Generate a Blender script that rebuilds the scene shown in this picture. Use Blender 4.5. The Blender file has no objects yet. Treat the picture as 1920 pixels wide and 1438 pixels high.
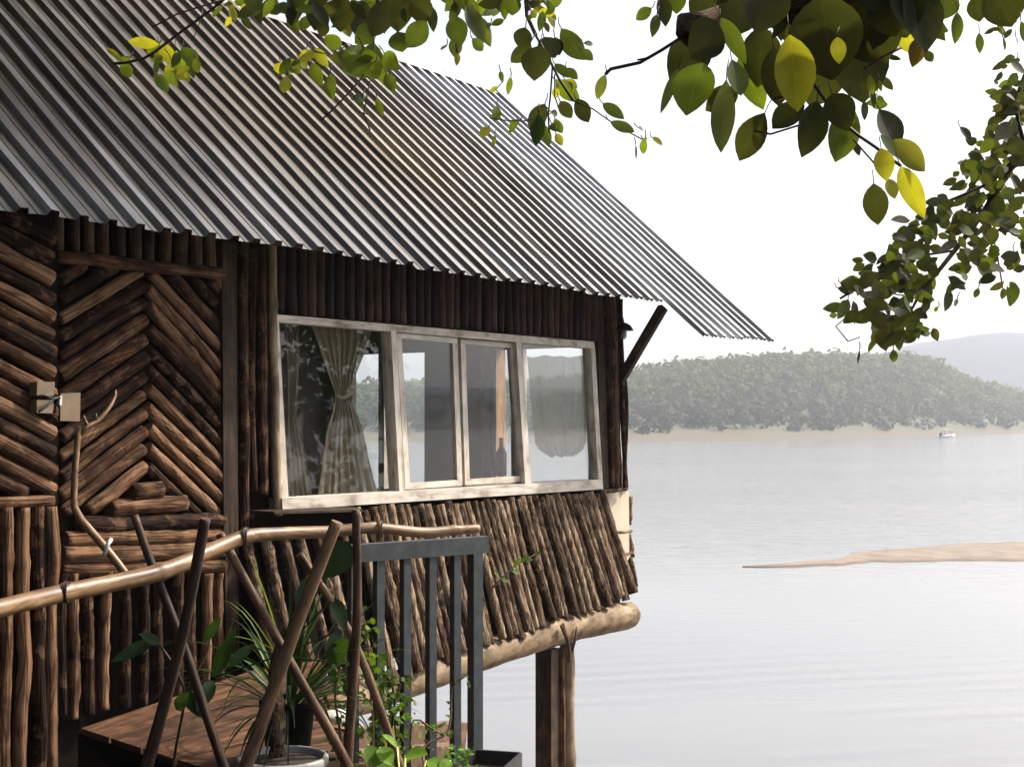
import bpy, bmesh, math, random
from mathutils import Vector, noise
from math import radians, sin, cos, tan, pi, atan2, sqrt
random.seed(7)
C = bpy.context.scene.collection
S = bpy.context.scene
Vz = Vector((0, 0, 1))

# ------------------------------------------------------------------ camera
F = 2600.0            # focal length in photo pixels (1920 wide)
HOR = 780.0           # horizon row of the photo
cd = bpy.data.cameras.new('camera'); cam = bpy.data.objects.new('camera', cd); C.objects.link(cam)
cam.location = (0, 0, 0); cam.rotation_euler = (radians(90), 0, 0)
cd.sensor_width = 36; cd.lens = F/1920*36
cd.shift_y = (HOR-719)/1920
cd.clip_start = 0.05; cd.clip_end = 20000
S.camera = cam
# ------------------------------------------------------------------ sky, sun
SUN_AZ, SUN_EL = radians(64), radians(44)      # azimuth clockwise from +Y
w = bpy.data.worlds.new('World'); S.world = w; w.use_nodes = True
nt = w.node_tree; bg = nt.nodes['Background']
sky = nt.nodes.new('ShaderNodeTexSky'); sky.sky_type = 'NISHITA'; sky.sun_disc = False
sky.sun_elevation = SUN_EL; sky.sun_rotation = SUN_AZ
sky.air_density = 0.8; sky.dust_density = 7.0; sky.ozone_density = 0.6; sky.altitude = 300
nt.links.new(sky.outputs[0], bg.inputs[0]); bg.inputs[1].default_value = 0.148
sd = bpy.data.lights.new('sun', 'SUN'); sun = bpy.data.objects.new('sun', sd); C.objects.link(sun)
sd.energy = 3.9; sd.angle = radians(2.5); sd.color = (1.0, 0.93, 0.82)
sv = Vector((sin(SUN_AZ)*cos(SUN_EL), cos(SUN_AZ)*cos(SUN_EL), sin(SUN_EL)))
sun.rotation_euler = sv.to_track_quat('Z', 'Y').to_euler()
sun.location = (0, 0, 30)
S.view_settings.view_transform = 'Standard'; S.view_settings.look = 'None'
S.view_settings.gamma = 1; S.view_settings.exposure = 1.1

# ------------------------------------------------------------------ helpers
def ray(px, py): return Vector(((px-960)/F, 1, (HOR-py)/F))
def at(px, py, d): return ray(px, py)*d
def sp_(c, a=1.0): return (c[0], c[1], c[2], a)

class MB:
    """collects shapes; build() links them as ONE mesh object"""
    def __init__(s): s.v = []; s.f = []; s.uv = []; s.r = []; s.c = []; s.m = []; s.sm = []
    def face(s, idx, uvs=None, rnd=0.5, col=(1,1,1), m=0, smooth=True):
        s.f.append(idx); s.uv.append(uvs or [(0,0)]*len(idx)); s.r.append(rnd); s.c.append(col); s.m.append(m); s.sm.append(smooth)
    def poly(s, pts, rnd=0.5, col=(1,1,1), m=0, uvs=None):
        b = len(s.v); s.v += [Vector(p) for p in pts]
        s.face(list(range(b, b+len(pts))), uvs, rnd, col, m, False)
    def hexa(s, a, b_, rnd=None, m=0):
        """a, b_: two matching quads (4 pts each) -> solid"""
        rnd = random.random() if rnd is None else rnd
        k = len(s.v); s.v += [Vector(p) for p in a] + [Vector(p) for p in b_]
        for q in ((0,1,2,3), (7,6,5,4), (0,4,5,1), (1,5,6,2), (2,6,7,3), (3,7,4,0)):
            P = [s.v[k+i] for i in q]
            w_ = (P[1]-P[0]).length; h_ = (P[3]-P[0]).length
            if h_ >= w_: uv = [(0,0), (w_,0), (w_,h_), (0,h_)]
            else: uv = [(0,0), (0,w_), (h_,w_), (h_,0)]
            uv = [(x+rnd*7, y+rnd*3) for x, y in uv]
            s.face([k+i for i in q], uv, rnd, (1,1,1), m, False)
    def box(s, c, ax, ay, az, rnd=None, m=0):
        c = Vector(c); ax = Vector(ax)/2; ay = Vector(ay)/2; az = Vector(az)/2
        s.hexa([c-ax-ay-az, c+ax-ay-az, c+ax+ay-az, c-ax+ay-az], [c-ax-ay+az, c+ax-ay+az, c+ax+ay+az, c-ax+ay+az], rnd, m)
    def bar(s, p, q, w_, h_, up=Vz, rnd=None):
        p = Vector(p); q = Vector(q); d = (q-p); x = d.cross(up).normalized(); y = x.cross(d).normalized()
        s.box((p+q)/2, x*w_, y*h_, d, rnd)
    def tube(s, pts, rs, seg=10, rough=0.0, step=None, rnd=None, freq=14, flat=1.0, col=(1,1,1), caps=True, knots=None, m=0, burls=()):
        pts = [Vector(p) for p in pts]
        if not hasattr(rs, '__len__'): rs = [rs]*len(pts)
        rnd = random.random() if rnd is None else rnd
        if step:
            P = []; R_ = []
            for i in range(len(pts)-1):
                n = max(1, int((pts[i+1]-pts[i]).length/step))
                for k in range(n):
                    t = k/n
                    # catmull-rom
                    p0 = pts[max(i-1,0)]; p1 = pts[i]; p2 = pts[i+1]; p3 = pts[min(i+2,len(pts)-1)]
                    P.append(0.5*((2*p1)+(p2-p0)*t+(2*p0-5*p1+4*p2-p3)*t*t+(3*p1-p0-3*p2+p3)*t**3))
                    R_.append(rs[i]*(1-t)+rs[i+1]*t)
            P.append(pts[-1]); R_.append(rs[-1]); pts = P; rs = R_
        n = len(pts); base = len(s.v); L = 0
        d0 = (pts[1]-pts[0]).normalized()
        x = d0.cross(Vector((0.31,0.87,0.39))).normalized()
        so = rnd*50
        lens = []
        for i in range(n):
            d = (pts[min(i+1,n-1)]-pts[max(i-1,0)]).normalized()
            x = (x-d*x.dot(d)).normalized(); y = d.cross(x)
            if i: L += (pts[i]-pts[i-1]).length
            lens.append(L)
            for j in range(seg):
                a = 2*pi*j/seg
                r = rs[i]
                if rough:
                    q = Vector((cos(a)*1.3+so, sin(a)*1.3, L*freq*0.55))
                    r *= 1+rough*(noise.noise(q)*1.1+0.6*noise.noise(q*2.7))
                for (kl, ka, ks) in burls:
                    q_ = ((L-kl)/ks)**2+(sin((a-ka)/2)*2*r/ks)**2
                    if q_ < 6: r += rs[i]*0.42*math.exp(-q_)*(1-0.9*math.exp(-q_*3))
                if knots:
                    for kk in knots:
                        r *= 1+0.18*math.exp(-((L-kk)/0.012)**2)
                s.v.append(pts[i]+(x*cos(a)+y*sin(a)*flat)*r)
        for i in range(n-1):
            for j in range(seg):
                j2 = (j+1) % seg
                u0 = j/seg+rnd*9; u1 = (j+1)/seg+rnd*9
                rad = max(rs[i],1e-4)*6.28
                s.face([base+i*seg+j, base+i*seg+j2, base+(i+1)*seg+j2, base+(i+1)*seg+j],
                       [(u0*rad,lens[i]+rnd*31),(u1*rad,lens[i]+rnd*31),(u1*rad,lens[i+1]+rnd*31),(u0*rad,lens[i+1]+rnd*31)], rnd, col, m)
        if caps:
            s.face([base+j for j in range(seg)][::-1], None, rnd*0.5+0.5, col, m, False)
            s.face([base+(n-1)*seg+j for j in range(seg)], None, rnd*0.5+0.5, col, m, False)
    def log(s, p, q, r, r2=None, seg=10, rough=0.12, wob=0.008, step=0.06, rnd=None, freq=14):
        p = Vector(p); q = Vector(q); L = (q-p).length; n = max(2, int(L/0.25))
        so = random.random()*100; pts = []; rs = []
        for i in range(n+1):
            t = i/n
            o = Vector((noise.noise((so,t*L*2.2,0)), noise.noise((so,t*L*2.2,9)), noise.noise((so,t*L*2.2,5))))*wob*2.2
            pts.append(p.lerp(q, t)+o); rs.append(r*(1-t)+(r2 or r)*t)
        rk = random.Random(int(so*1000)); nk = int(L*rk.uniform(0.4, 3.2)+rk.random())
        s.tube(pts, rs, seg, rough, step, rnd, freq, burls=[(rk.uniform(0,L), rk.uniform(0,6.28), rk.uniform(0.018,0.03)) for _ in range(nk)])
    def lathe(s, c, prof, seg=36):
        b = len(s.v)
        for r, z in prof:
            for j in range(seg): a = 2*pi*j/seg; s.v.append(c+Vector((cos(a)*r, sin(a)*r, z)))
        for i in range(len(prof)-1):
            for j in range(seg):
                j2 = (j+1) % seg; s.face([b+i*seg+j, b+i*seg+j2, b+(i+1)*seg+j2, b+(i+1)*seg+j])
    def leaf(s, base, tip, width, nrm, col, curl=0.15, fold=0.18, n=6, shape=0.55):
        base = Vector(base); tip = Vector(tip); d = tip-base; L = d.length; d = d.normalized()
        nrm = Vector(nrm); nrm = (nrm-d*nrm.dot(d))
        if nrm.length < 1e-4: nrm = d.orthogonal()
        nrm.normalize(); x = d.cross(nrm); k = len(s.v)
        for i in range(n+1):
            t = i/n
            wd = width*0.5*(sin(pi*t**(0.5+shape*0.6))**0.75 if 0 < t < 1 else 0.03)
            c = base+d*L*t+nrm*(-curl*L*t*t)
            lift = nrm*fold*wd
            s.v += [c-x*wd+lift, c, c+x*wd+lift]
        for i in range(n):
            a = k+i*3
            for o in (0, 1):
                s.face([a+o, a+o+1, a+o+4, a+o+3], [(o*.5,i/n),((o+1)*.5,i/n),((o+1)*.5,(i+1)/n),(o*.5,(i+1)/n)], 0.5, col)
    def build(s, name, mats, parent=None, **tags):
        me = bpy.data.meshes.new(name)
        me.from_pydata([tuple(v) for v in s.v], [], s.f)
        if not isinstance(mats, (list, tuple)): mats = [mats]
        for m_ in mats: me.materials.append(m_)
        uvl = me.uv_layers.new(name='UVMap'); fl = []
        for u in s.uv:
            for a in u: fl += [a[0], a[1]]
        uvl.data.foreach_set('uv', fl)
        at_ = me.attributes.new('rnd', 'FLOAT', 'FACE'); at_.data.foreach_set('value', s.r)
        ca = me.attributes.new('col', 'FLOAT_COLOR', 'FACE'); cl = []
        for c in s.c: cl += [c[0], c[1], c[2], 1]
        ca.data.foreach_set('color', cl)
        me.polygons.foreach_set('material_index', s.m)
        me.polygons.foreach_set('use_smooth', s.sm)
        me.update()
        if name not in ('forest', 'foliage'):
            bm = bmesh.new(); bm.from_mesh(me); bmesh.ops.recalc_face_normals(bm, faces=bm.faces); bm.to_mesh(me); bm.free()
        o = bpy.data.objects.new(name, me); C.objects.link(o)
        if parent:
            o.parent = parent
            # children are written in world coordinates: shift by the parent's own location
            o.location = -parent.location
        for k_, v_ in tags.items(): o[k_] = v_
        return o

def thing(name, label, cat, loc=(0,0,0), group=None):
    o = bpy.data.objects.new(name, None); C.objects.link(o); o.location = loc; o.empty_display_size = 0.1
    o['label'] = label; o['category'] = cat
    if group: o['group'] = group
    return o
def tag(o, label, cat, group=None):
    o['label'] = label; o['category'] = cat
    if group: o['group'] = group
    return o

# ------------------------------------------------------------------ materials
def newmat(name):
    m = bpy.data.materials.new(name); m.use_nodes = True
    n = m.node_tree.nodes; p = n['Principled BSDF']
    return m, m.node_tree, n, m.node_tree.links, p
def node(nt, t, **k):
    x = nt.nodes.new(t)
    for a, b in k.items(): setattr(x, a, b)
    return x
def ramp(nt, stops, interp='LINEAR'):
    r = nt.nodes.new('ShaderNodeValToRGB'); r.color_ramp.interpolation = interp
    e = r.color_ramp.elements
    while len(e) > 1: e.remove(e[-1])
    e[0].position = stops[0][0]; e[0].color = sp_(stops[0][1])
    for p, c in stops[1:]:
        q = e.new(p); q.color = sp_(c)
    return r

def wood(name, cols, scale=(60, 6), bump=0.6, rough=0.8, rndamt=0.5, spec=0.2, crack=0.5, bdist=0.01, peel=0.0):
    """streaky wood; cols dark->light; streaks follow each piece's own length (UV v)"""
    m, nt, N, L, p = newmat(name)
    uv = node(nt, 'ShaderNodeUVMap'); uv.uv_map = 'UVMap'
    mp = node(nt, 'ShaderNodeMapping'); mp.inputs['Scale'].default_value = (scale[0], scale[1], 1)
    L.new(uv.outputs[0], mp.inputs[0])
    n1 = node(nt, 'ShaderNodeTexNoise'); n1.inputs['Scale'].default_value = 1; n1.inputs['Detail'].default_value = 7; n1.inputs['Roughness'].default_value = 0.68
    n1.inputs['Distortion'].default_value = 0.8
    L.new(mp.outputs[0], n1.inputs['Vector'])
    geo = node(nt, 'ShaderNodeTexCoord')
    n2 = node(nt, 'ShaderNodeTexNoise'); n2.inputs['Scale'].default_value = 9; n2.inputs['Detail'].default_value = 4
    L.new(geo.outputs['Object'], n2.inputs['Vector'])
    at_ = node(nt, 'ShaderNodeAttribute'); at_.attribute_name = 'rnd'
    a = node(nt, 'ShaderNodeMath', operation='MULTIPLY_ADD'); a.inputs[1].default_value = rndamt; L.new(at_.outputs['Fac'], a.inputs[0])
    b = node(nt, 'ShaderNodeMath', operation='MULTIPLY_ADD'); b.inputs[1].default_value = 0.55; L.new(n2.outputs[0], b.inputs[0])
    L.new(n1.outputs[0], a.inputs[2]); L.new(a.outputs[0], b.inputs[2])
    c = node(nt, 'ShaderNodeMath', operation='SUBTRACT'); c.inputs[1].default_value = 0.27+rndamt*0.5; L.new(b.outputs[0], c.inputs[0])
    k = len(cols)
    r = ramp(nt, [(0.30+0.42*i/(k-1), cols[i]) for i in range(k)])
    L.new(c.outputs[0], r.inputs[0])
    if peel:
        pn = node(nt, 'ShaderNodeTexNoise'); pn.inputs['Scale'].default_value = 6.5; pn.inputs['Detail'].default_value = 7; pn.inputs['Roughness'].default_value = 0.72
        L.new(geo.outputs['Object'], pn.inputs['Vector'])
        prr = ramp(nt, [(0.545, (0,0,0)), (0.575, (peel,)*3)]); L.new(pn.outputs[0], prr.inputs[0])
        lt = node(nt, 'ShaderNodeMix', data_type='RGBA'); L.new(prr.outputs[0], lt.inputs['Factor']); L.new(r.outputs[0], lt.inputs['A'])
        lt.inputs['B'].default_value = sp_(tuple(min(1, x*1.15) for x in cols[-1])); rout = lt.outputs['Result']
    else: rout = r.outputs[0]
    # cracks
    vz = node(nt, 'ShaderNodeTexVoronoi'); vz.feature = 'DISTANCE_TO_EDGE'; vz.inputs['Scale'].default_value = 0.55
    L.new(mp.outputs[0], vz.inputs['Vector'])
    cr = ramp(nt, [(0.0, (1-crack,)*3), (0.10, (1,1,1))]); L.new(vz.outputs['Distance'], cr.inputs[0])
    mx = node(nt, 'ShaderNodeMix', data_type='RGBA', blend_type='MULTIPLY'); mx.inputs['Factor'].default_value = 1
    L.new(rout, mx.inputs['A']); L.new(cr.outputs[0], mx.inputs['B'])
    L.new(mx.outputs['Result'], p.inputs['Base Color'])
    bp = node(nt, 'ShaderNodeBump'); bp.inputs['Strength'].default_value = bump; bp.inputs['Distance'].default_value = bdist
    hh = node(nt, 'ShaderNodeMath', operation='MULTIPLY'); L.new(n1.outputs[0], hh.inputs[0]); L.new(cr.outputs[0], hh.inputs[1])
    L.new(hh.outputs[0], bp.inputs['Height']); L.new(bp.outputs[0], p.inputs['Normal'])
    p.inputs['Roughness'].default_value = rough; p.inputs['Specular IOR Level'].default_value = spec
    return m

def plain(name, col, rough=0.6, metal=0.0, var=0.25, scale=8, bump=0.0, spec=0.5, col2=None, detail=5):
    m, nt, N, L, p = newmat(name)
    tc = node(nt, 'ShaderNodeTexCoord'); n = node(nt, 'ShaderNodeTexNoise'); n.inputs['Scale'].default_value = scale; n.inputs['Detail'].default_value = detail
    L.new(tc.outputs['Object'], n.inputs['Vector'])
    c1 = tuple(x*(1-var) for x in col); c2 = col2 or tuple(min(1, x*(1+var)) for x in col)
    r = ramp(nt, [(0.3, c1), (0.7, c2)]); L.new(n.outputs[0], r.inputs[0]); L.new(r.outputs[0], p.inputs['Base Color'])
    p.inputs['Roughness'].default_value = rough; p.inputs['Metallic'].default_value = metal; p.inputs['Specular IOR Level'].default_value = spec
    if bump:
        b = node(nt, 'ShaderNodeBump'); b.inputs['Strength'].default_value = bump; b.inputs['Distance'].default_value = 0.01
        L.new(n.outputs[0], b.inputs['Height']); L.new(b.outputs[0], p.inputs['Normal'])
    return m

def leafmat(name, trans=0.45, rough=0.45):
    m, nt, N, L, p = newmat(name)
    at_ = node(nt, 'ShaderNodeAttribute'); at_.attribute_name = 'col'
    uv = node(nt, 'ShaderNodeUVMap'); uv.uv_map = 'UVMap'
    # midrib and veins
    sx = node(nt, 'ShaderNodeSeparateXYZ'); L.new(uv.outputs[0], sx.inputs[0])
    ab = node(nt, 'ShaderNodeMath', operation='SUBTRACT'); ab.inputs[1].default_value = 0.5; L.new(sx.outputs[0], ab.inputs[0])
    ab2 = node(nt, 'ShaderNodeMath', operation='ABSOLUTE'); L.new(ab.outputs[0], ab2.inputs[0])
    rr = ramp(nt, [(0.0, (1.25,1.25,1.1)), (0.035, (1,1,1))]); L.new(ab2.outputs[0], rr.inputs[0])
    vm = node(nt, 'ShaderNodeMath', operation='MULTIPLY_ADD'); vm.inputs[1].default_value = -1.1; L.new(ab2.outputs[0], vm.inputs[0]); L.new(sx.outputs[1], vm.inputs[2])
    vs = node(nt, 'ShaderNodeMath', operation='MULTIPLY'); vs.inputs[1].default_value = 60; L.new(vm.outputs[0], vs.inputs[0])
    vv = node(nt, 'ShaderNodeMath', operation='SINE'); L.new(vs.outputs[0], vv.inputs[0])
    vr = ramp(nt, [(0.80, (1,1,1)), (1.0, (1.22,1.22,1.1))]); L.new(vv.outputs[0], vr.inputs[0])
    mv = node(nt, 'ShaderNodeMix', data_type='RGBA', blend_type='MULTIPLY'); mv.inputs['Factor'].default_value = 1
    L.new(rr.outputs[0], mv.inputs['A']); L.new(vr.outputs[0], mv.inputs['B'])
    tc = node(nt, 'ShaderNodeTexCoord'); n = node(nt, 'ShaderNodeTexNoise'); n.inputs['Scale'].default_value = 25; n.inputs['Detail'].default_value = 3
    L.new(tc.outputs['Object'], n.inputs['Vector'])
    r2 = ramp(nt, [(0.3, (0.75,0.75,0.7)), (0.7, (1.2,1.2,1.15))]); L.new(n.outputs[0], r2.inputs[0])
    m1 = node(nt, 'ShaderNodeMix', data_type='RGBA', blend_type='MULTIPLY'); m1.inputs['Factor'].default_value = 1
    m2 = node(nt, 'ShaderNodeMix', data_type='RGBA', blend_type='MULTIPLY'); m2.inputs['Factor'].default_value = 1
    L.new(at_.outputs['Color'], m1.inputs['A']); L.new(mv.outputs['Result'], m1.inputs['B'])
    L.new(m1.outputs['Result'], m2.inputs['A']); L.new(r2.outputs[0], m2.inputs['B'])
    L.new(m2.outputs['Result'], p.inputs['Base Color'])
    p.inputs['Roughness'].default_value = rough; p.inputs['Specular IOR Level'].default_value = 0.22
    tr = node(nt, 'ShaderNodeBsdfTranslucent')
    g = node(nt, 'ShaderNodeMix', data_type='RGBA', blend_type='MULTIPLY'); g.inputs['Factor'].default_value = 1
    g.inputs['B'].default_value = (1.35, 1.25, 0.35, 1); L.new(m2.outputs['Result'], g.inputs['A']); L.new(g.outputs['Result'], tr.inputs[0])
    ms = node(nt, 'ShaderNodeMixShader'); ms.inputs[0].default_value = trans
    L.new(p.outputs[0], ms.inputs[1]); L.new(tr.outputs[0], ms.inputs[2])
    L.new(ms.outputs[0], nt.nodes['Material Output'].inputs[0])
    return m

M_bark = wood('bark', [(0.0240,0.0140,0.0080), (0.0700,0.0430,0.0260), (0.1600,0.1050,0.0660), (0.3400,0.2500,0.1700)], (55,7), 1.0, 0.9, 0.35, 0.1, 0.6, 0.02, 0.45)
M_log = wood('peeled_log', [(0.0150,0.0070,0.0040), (0.0480,0.0230,0.0120), (0.1050,0.0540,0.0280), (0.2100,0.1200,0.0680)], (50,3.5), 0.8, 0.85, 0.5, 0.1, 0.65, 0.012, 0.35)
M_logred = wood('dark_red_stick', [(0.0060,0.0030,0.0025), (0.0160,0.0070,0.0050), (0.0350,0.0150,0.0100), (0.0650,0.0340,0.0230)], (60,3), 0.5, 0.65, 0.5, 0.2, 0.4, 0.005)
M_beam = wood('pale_beam', [(0.0800,0.0520,0.0280), (0.1760,0.1200,0.0680), (0.2640,0.1920,0.1200), (0.3360,0.2640,0.1760)], (9,2.2), 0.3, 0.7, 0.2, 0.2, 0.35, 0.004)
M_bamboo = wood('bamboo', [(0.0500,0.0250,0.0100), (0.1150,0.0620,0.0260), (0.1900,0.1100,0.0500), (0.3000,0.2000,0.1100)], (24,2.0), 0.2, 0.45, 0.2, 0.4, 0.25, 0.003)
M_stick = wood('brown_stick', [(0.0200,0.0100,0.0060), (0.0580,0.0290,0.0150), (0.1200,0.0640,0.0340), (0.2000,0.1200,0.0680)], (40,2.5), 0.4, 0.6, 0.45, 0.3, 0.4, 0.004)
M_post = wood('post_timber', [(0.0132,0.0072,0.0042), (0.0360,0.0198,0.0108), (0.0660,0.0372,0.0192), (0.1020,0.0600,0.0360)], (40,2.0), 0.5, 0.75, 0.3, 0.2, 0.5, 0.006)
M_deck = wood('orange_deck', [(0.0300,0.0130,0.0060), (0.0750,0.0340,0.0160), (0.1250,0.0600,0.0290), (0.1800,0.0950,0.0500)], (30,2.5), 0.25, 0.6, 0.35, 0.3, 0.5, 0.003)
M_dark = plain('dark_backing', (0.007,0.005,0.004), 0.95, 0, 0.3, 6, 0, 0.05)
M_inner = plain('inner_wall', (0.028,0.023,0.021), 0.8, 0, 0.3, 4)
M_orange = wood('orange_post', [(0.20,0.10,0.045), (0.33,0.18,0.09), (0.42,0.25,0.13), (0.5,0.31,0.17)], (20,2.0), 0.2, 0.6, 0.3, 0.2, 0.3)
M_frame = wood('cream_paint', [(0.2550,0.2125,0.1615), (0.4760,0.4250,0.3570), (0.5610,0.5185,0.4505), (0.6120,0.5780,0.5100)], (14,2.5), 0.25, 0.6, 0.1, 0.3, 0.25, 0.003)
M_cream = plain('cream_board', (0.50,0.43,0.33), 0.75, 0, 0.12, 5, 0.2)
M_steel = plain('grey_steel', (0.05,0.058,0.063), 0.55, 0.15, 0.3, 22, 0.15)
M_black = plain('black_metal', (0.012,0.012,0.013), 0.5, 0.0, 0.3, 10)
M_pot = plain('white_pot', (0.30,0.30,0.29), 0.45, 0, 0.12, 6)
M_dpot = plain('dark_pot', (0.010,0.007,0.006), 0.8, 0, 0.3, 6, 0, 0.1)
M_soil = plain('soil', (0.03,0.02,0.014), 0.95, 0, 0.5, 30, 0.6)
M_lbox = plain('tan_box', (0.16,0.115,0.065), 0.7, 0, 0.12, 12)
M_wire = plain('black_wire', (0.01,0.01,0.01), 0.5, 0, 0.1, 10)
M_silver = plain('silver_tape', (0.55,0.58,0.60), 0.35, 0.3, 0.15, 40)
M_leaf = leafmat('leaf_green', 0.45, 0.62)
M_leaf2 = leafmat('leaf_waxy', 0.35, 0.35)
M_brick = plain('old_wood', (0.15,0.085,0.05), 0.85, 0, 0.5, 18, 0.6)
M_rock = plain('pale_rock', (0.4,0.38,0.34), 0.9, 0, 0.35, 20, 0.5)

def roofmat():
    m, nt, N, L, p = newmat('corrugated_metal')
    uv = node(nt, 'ShaderNodeUVMap'); uv.uv_map = 'UVMap'
    mp = node(nt, 'ShaderNodeMapping'); mp.inputs['Scale'].default_value = (3.5, 0.7, 1); L.new(uv.outputs[0], mp.inputs[0])
    n1 = node(nt, 'ShaderNodeTexNoise'); n1.inputs['Scale'].default_value = 1.3; n1.inputs['Detail'].default_value = 8; n1.inputs['Roughness'].default_value = 0.6
    L.new(mp.outputs[0], n1.inputs['Vector'])
    n2 = node(nt, 'ShaderNodeTexNoise'); n2.inputs['Scale'].default_value = 0.55; n2.inputs['Detail'].default_value = 3; L.new(uv.outputs[0], n2.inputs['Vector'])
    base = ramp(nt, [(0.3, (0.055,0.055,0.057)), (0.5, (0.115,0.118,0.12)), (0.72, (0.22,0.225,0.23))]); L.new(n1.outputs[0], base.inputs[0])
    rust = ramp(nt, [(0.32, (0.045,0.032,0.022)), (0.6, (0.145,0.125,0.095)), (0.8, (0.22,0.205,0.14))]); L.new(n1.outputs[0], rust.inputs[0])
    # rust and yellowish-tan belt: higher up the slope, fading towards the right end
    sx = node(nt, 'ShaderNodeSeparateXYZ'); L.new(uv.outputs[0], sx.inputs[0])
    a = node(nt, 'ShaderNodeMapRange'); a.inputs[1].default_value = 1.2; a.inputs[2].default_value = 2.6; a.inputs[3].default_value=0; a.inputs[4].default_value=1
    ad = node(nt, 'ShaderNodeMath', operation='ADD'); L.new(sx.outputs[1], ad.inputs[0])
    sc = node(nt, 'ShaderNodeMath', operation='MULTIPLY'); sc.inputs[1].default_value = 2.0; L.new(n2.outputs[0], sc.inputs[0]); L.new(sc.outputs[0], ad.inputs[1])
    L.new(ad.outputs[0], a.inputs[0])
    bb = node(nt, 'ShaderNodeMapRange'); bb.inputs[1].default_value = 2.2; bb.inputs[2].default_value = 4.3; bb.inputs[3].default_value=1; bb.inputs[4].default_value=0.0
    L.new(sx.outputs[0], bb.inputs[0])
    mu = node(nt, 'ShaderNodeMath', operation='MULTIPLY'); L.new(a.outputs[0], mu.inputs[0]); L.new(bb.outputs[0], mu.inputs[1])
    mx = node(nt, 'ShaderNodeMix', data_type='RGBA'); L.new(mu.outputs[0], mx.inputs['Factor']); L.new(base.outputs[0], mx.inputs['A']); L.new(rust.outputs[0], mx.inputs['B'])
    nw = node(nt, 'ShaderNodeMapRange'); nw.inputs[1].default_value = 0.5; nw.inputs[2].default_value = 4.6; nw.inputs[3].default_value = 0.9; nw.inputs[4].default_value = 2.4; L.new(sx.outputs[0], nw.inputs[0])  # base colour scaled brighter along the roof towards its right end
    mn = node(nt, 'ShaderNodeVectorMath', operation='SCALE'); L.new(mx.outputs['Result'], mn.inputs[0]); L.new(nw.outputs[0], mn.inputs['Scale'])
    at_ = node(nt, 'ShaderNodeAttribute'); at_.attribute_name = 'rnd'
    rr = ramp(nt, [(0, (0.62,0.6,0.58)), (1, (1.15,1.15,1.15))]); L.new(at_.outputs['Fac'], rr.inputs[0])
    m2 = node(nt, 'ShaderNodeMix', data_type='RGBA', blend_type='MULTIPLY'); m2.inputs['Factor'].default_value = 1
    L.new(mn.outputs[0], m2.inputs['A']); L.new(rr.outputs[0], m2.inputs['B'])
    L.new(m2.outputs['Result'], p.inputs['Base Color'])
    p.inputs['Metallic'].default_value = 0.55
    ro = ramp(nt, [(0.3, (0.5,)*3), (0.7, (0.32,)*3)]); L.new(n1.outputs[0], ro.inputs[0]); L.new(ro.outputs[0], p.inputs['Roughness'])
    b = node(nt, 'ShaderNodeBump'); b.inputs['Strength'].default_value = 0.15; b.inputs['Distance'].default_value = 0.01; L.new(n1.outputs[0], b.inputs['Height']); L.new(b.outputs[0], p.inputs['Normal'])
    return m
M_roof = roofmat()

def glassmat():
    m, nt, N, L, p = newmat('window_glass')
    N.remove(p)
    tr = node(nt, 'ShaderNodeBsdfTransparent'); tr.inputs[0].default_value = (0.9, 0.92, 0.92, 1)
    gl = node(nt, 'ShaderNodeBsdfGlossy'); gl.inputs['Roughness'].default_value = 0.015; gl.inputs[0].default_value = (0.95,0.97,1,1)
    df = node(nt, 'ShaderNodeBsdfDiffuse'); df.inputs[0].default_value = (0.5,0.48,0.44,1)
    lw = node(nt, 'ShaderNodeLayerWeight'); lw.inputs['Blend'].default_value = 0.5
    pw = node(nt, 'ShaderNodeMath', operation='POWER'); pw.inputs[1].default_value = 3.0; L.new(lw.outputs['Facing'], pw.inputs[0])
    fr = node(nt, 'ShaderNodeMath', operation='MULTIPLY_ADD'); fr.inputs[1].default_value = 0.6; fr.inputs[2].default_value = 0.018; L.new(pw.outputs[0], fr.inputs[0])
    tc = node(nt, 'ShaderNodeTexCoord'); n = node(nt, 'ShaderNodeTexNoise'); n.inputs['Scale'].default_value = 2.2; n.inputs['Detail'].default_value = 9; n.inputs['Roughness'].default_value = 0.7
    L.new(tc.outputs['Object'], n.inputs['Vector'])
    r = ramp(nt, [(0.5, (0.002,)*3), (0.85, (0.05,)*3)]); L.new(n.outputs[0], r.inputs[0])
    m1 = node(nt, 'ShaderNodeMixShader'); L.new(fr.outputs[0], m1.inputs[0]); L.new(tr.outputs[0], m1.inputs[1]); L.new(gl.outputs[0], m1.inputs[2])
    m2 = node(nt, 'ShaderNodeMixShader'); L.new(r.outputs[0], m2.inputs[0]); L.new(m1.outputs[0], m2.inputs[1]); L.new(df.outputs[0], m2.inputs[2])
    L.new(m2.outputs[0], nt.nodes['Material Output'].inputs[0])
    return m
M_glass = glassmat()

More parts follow.
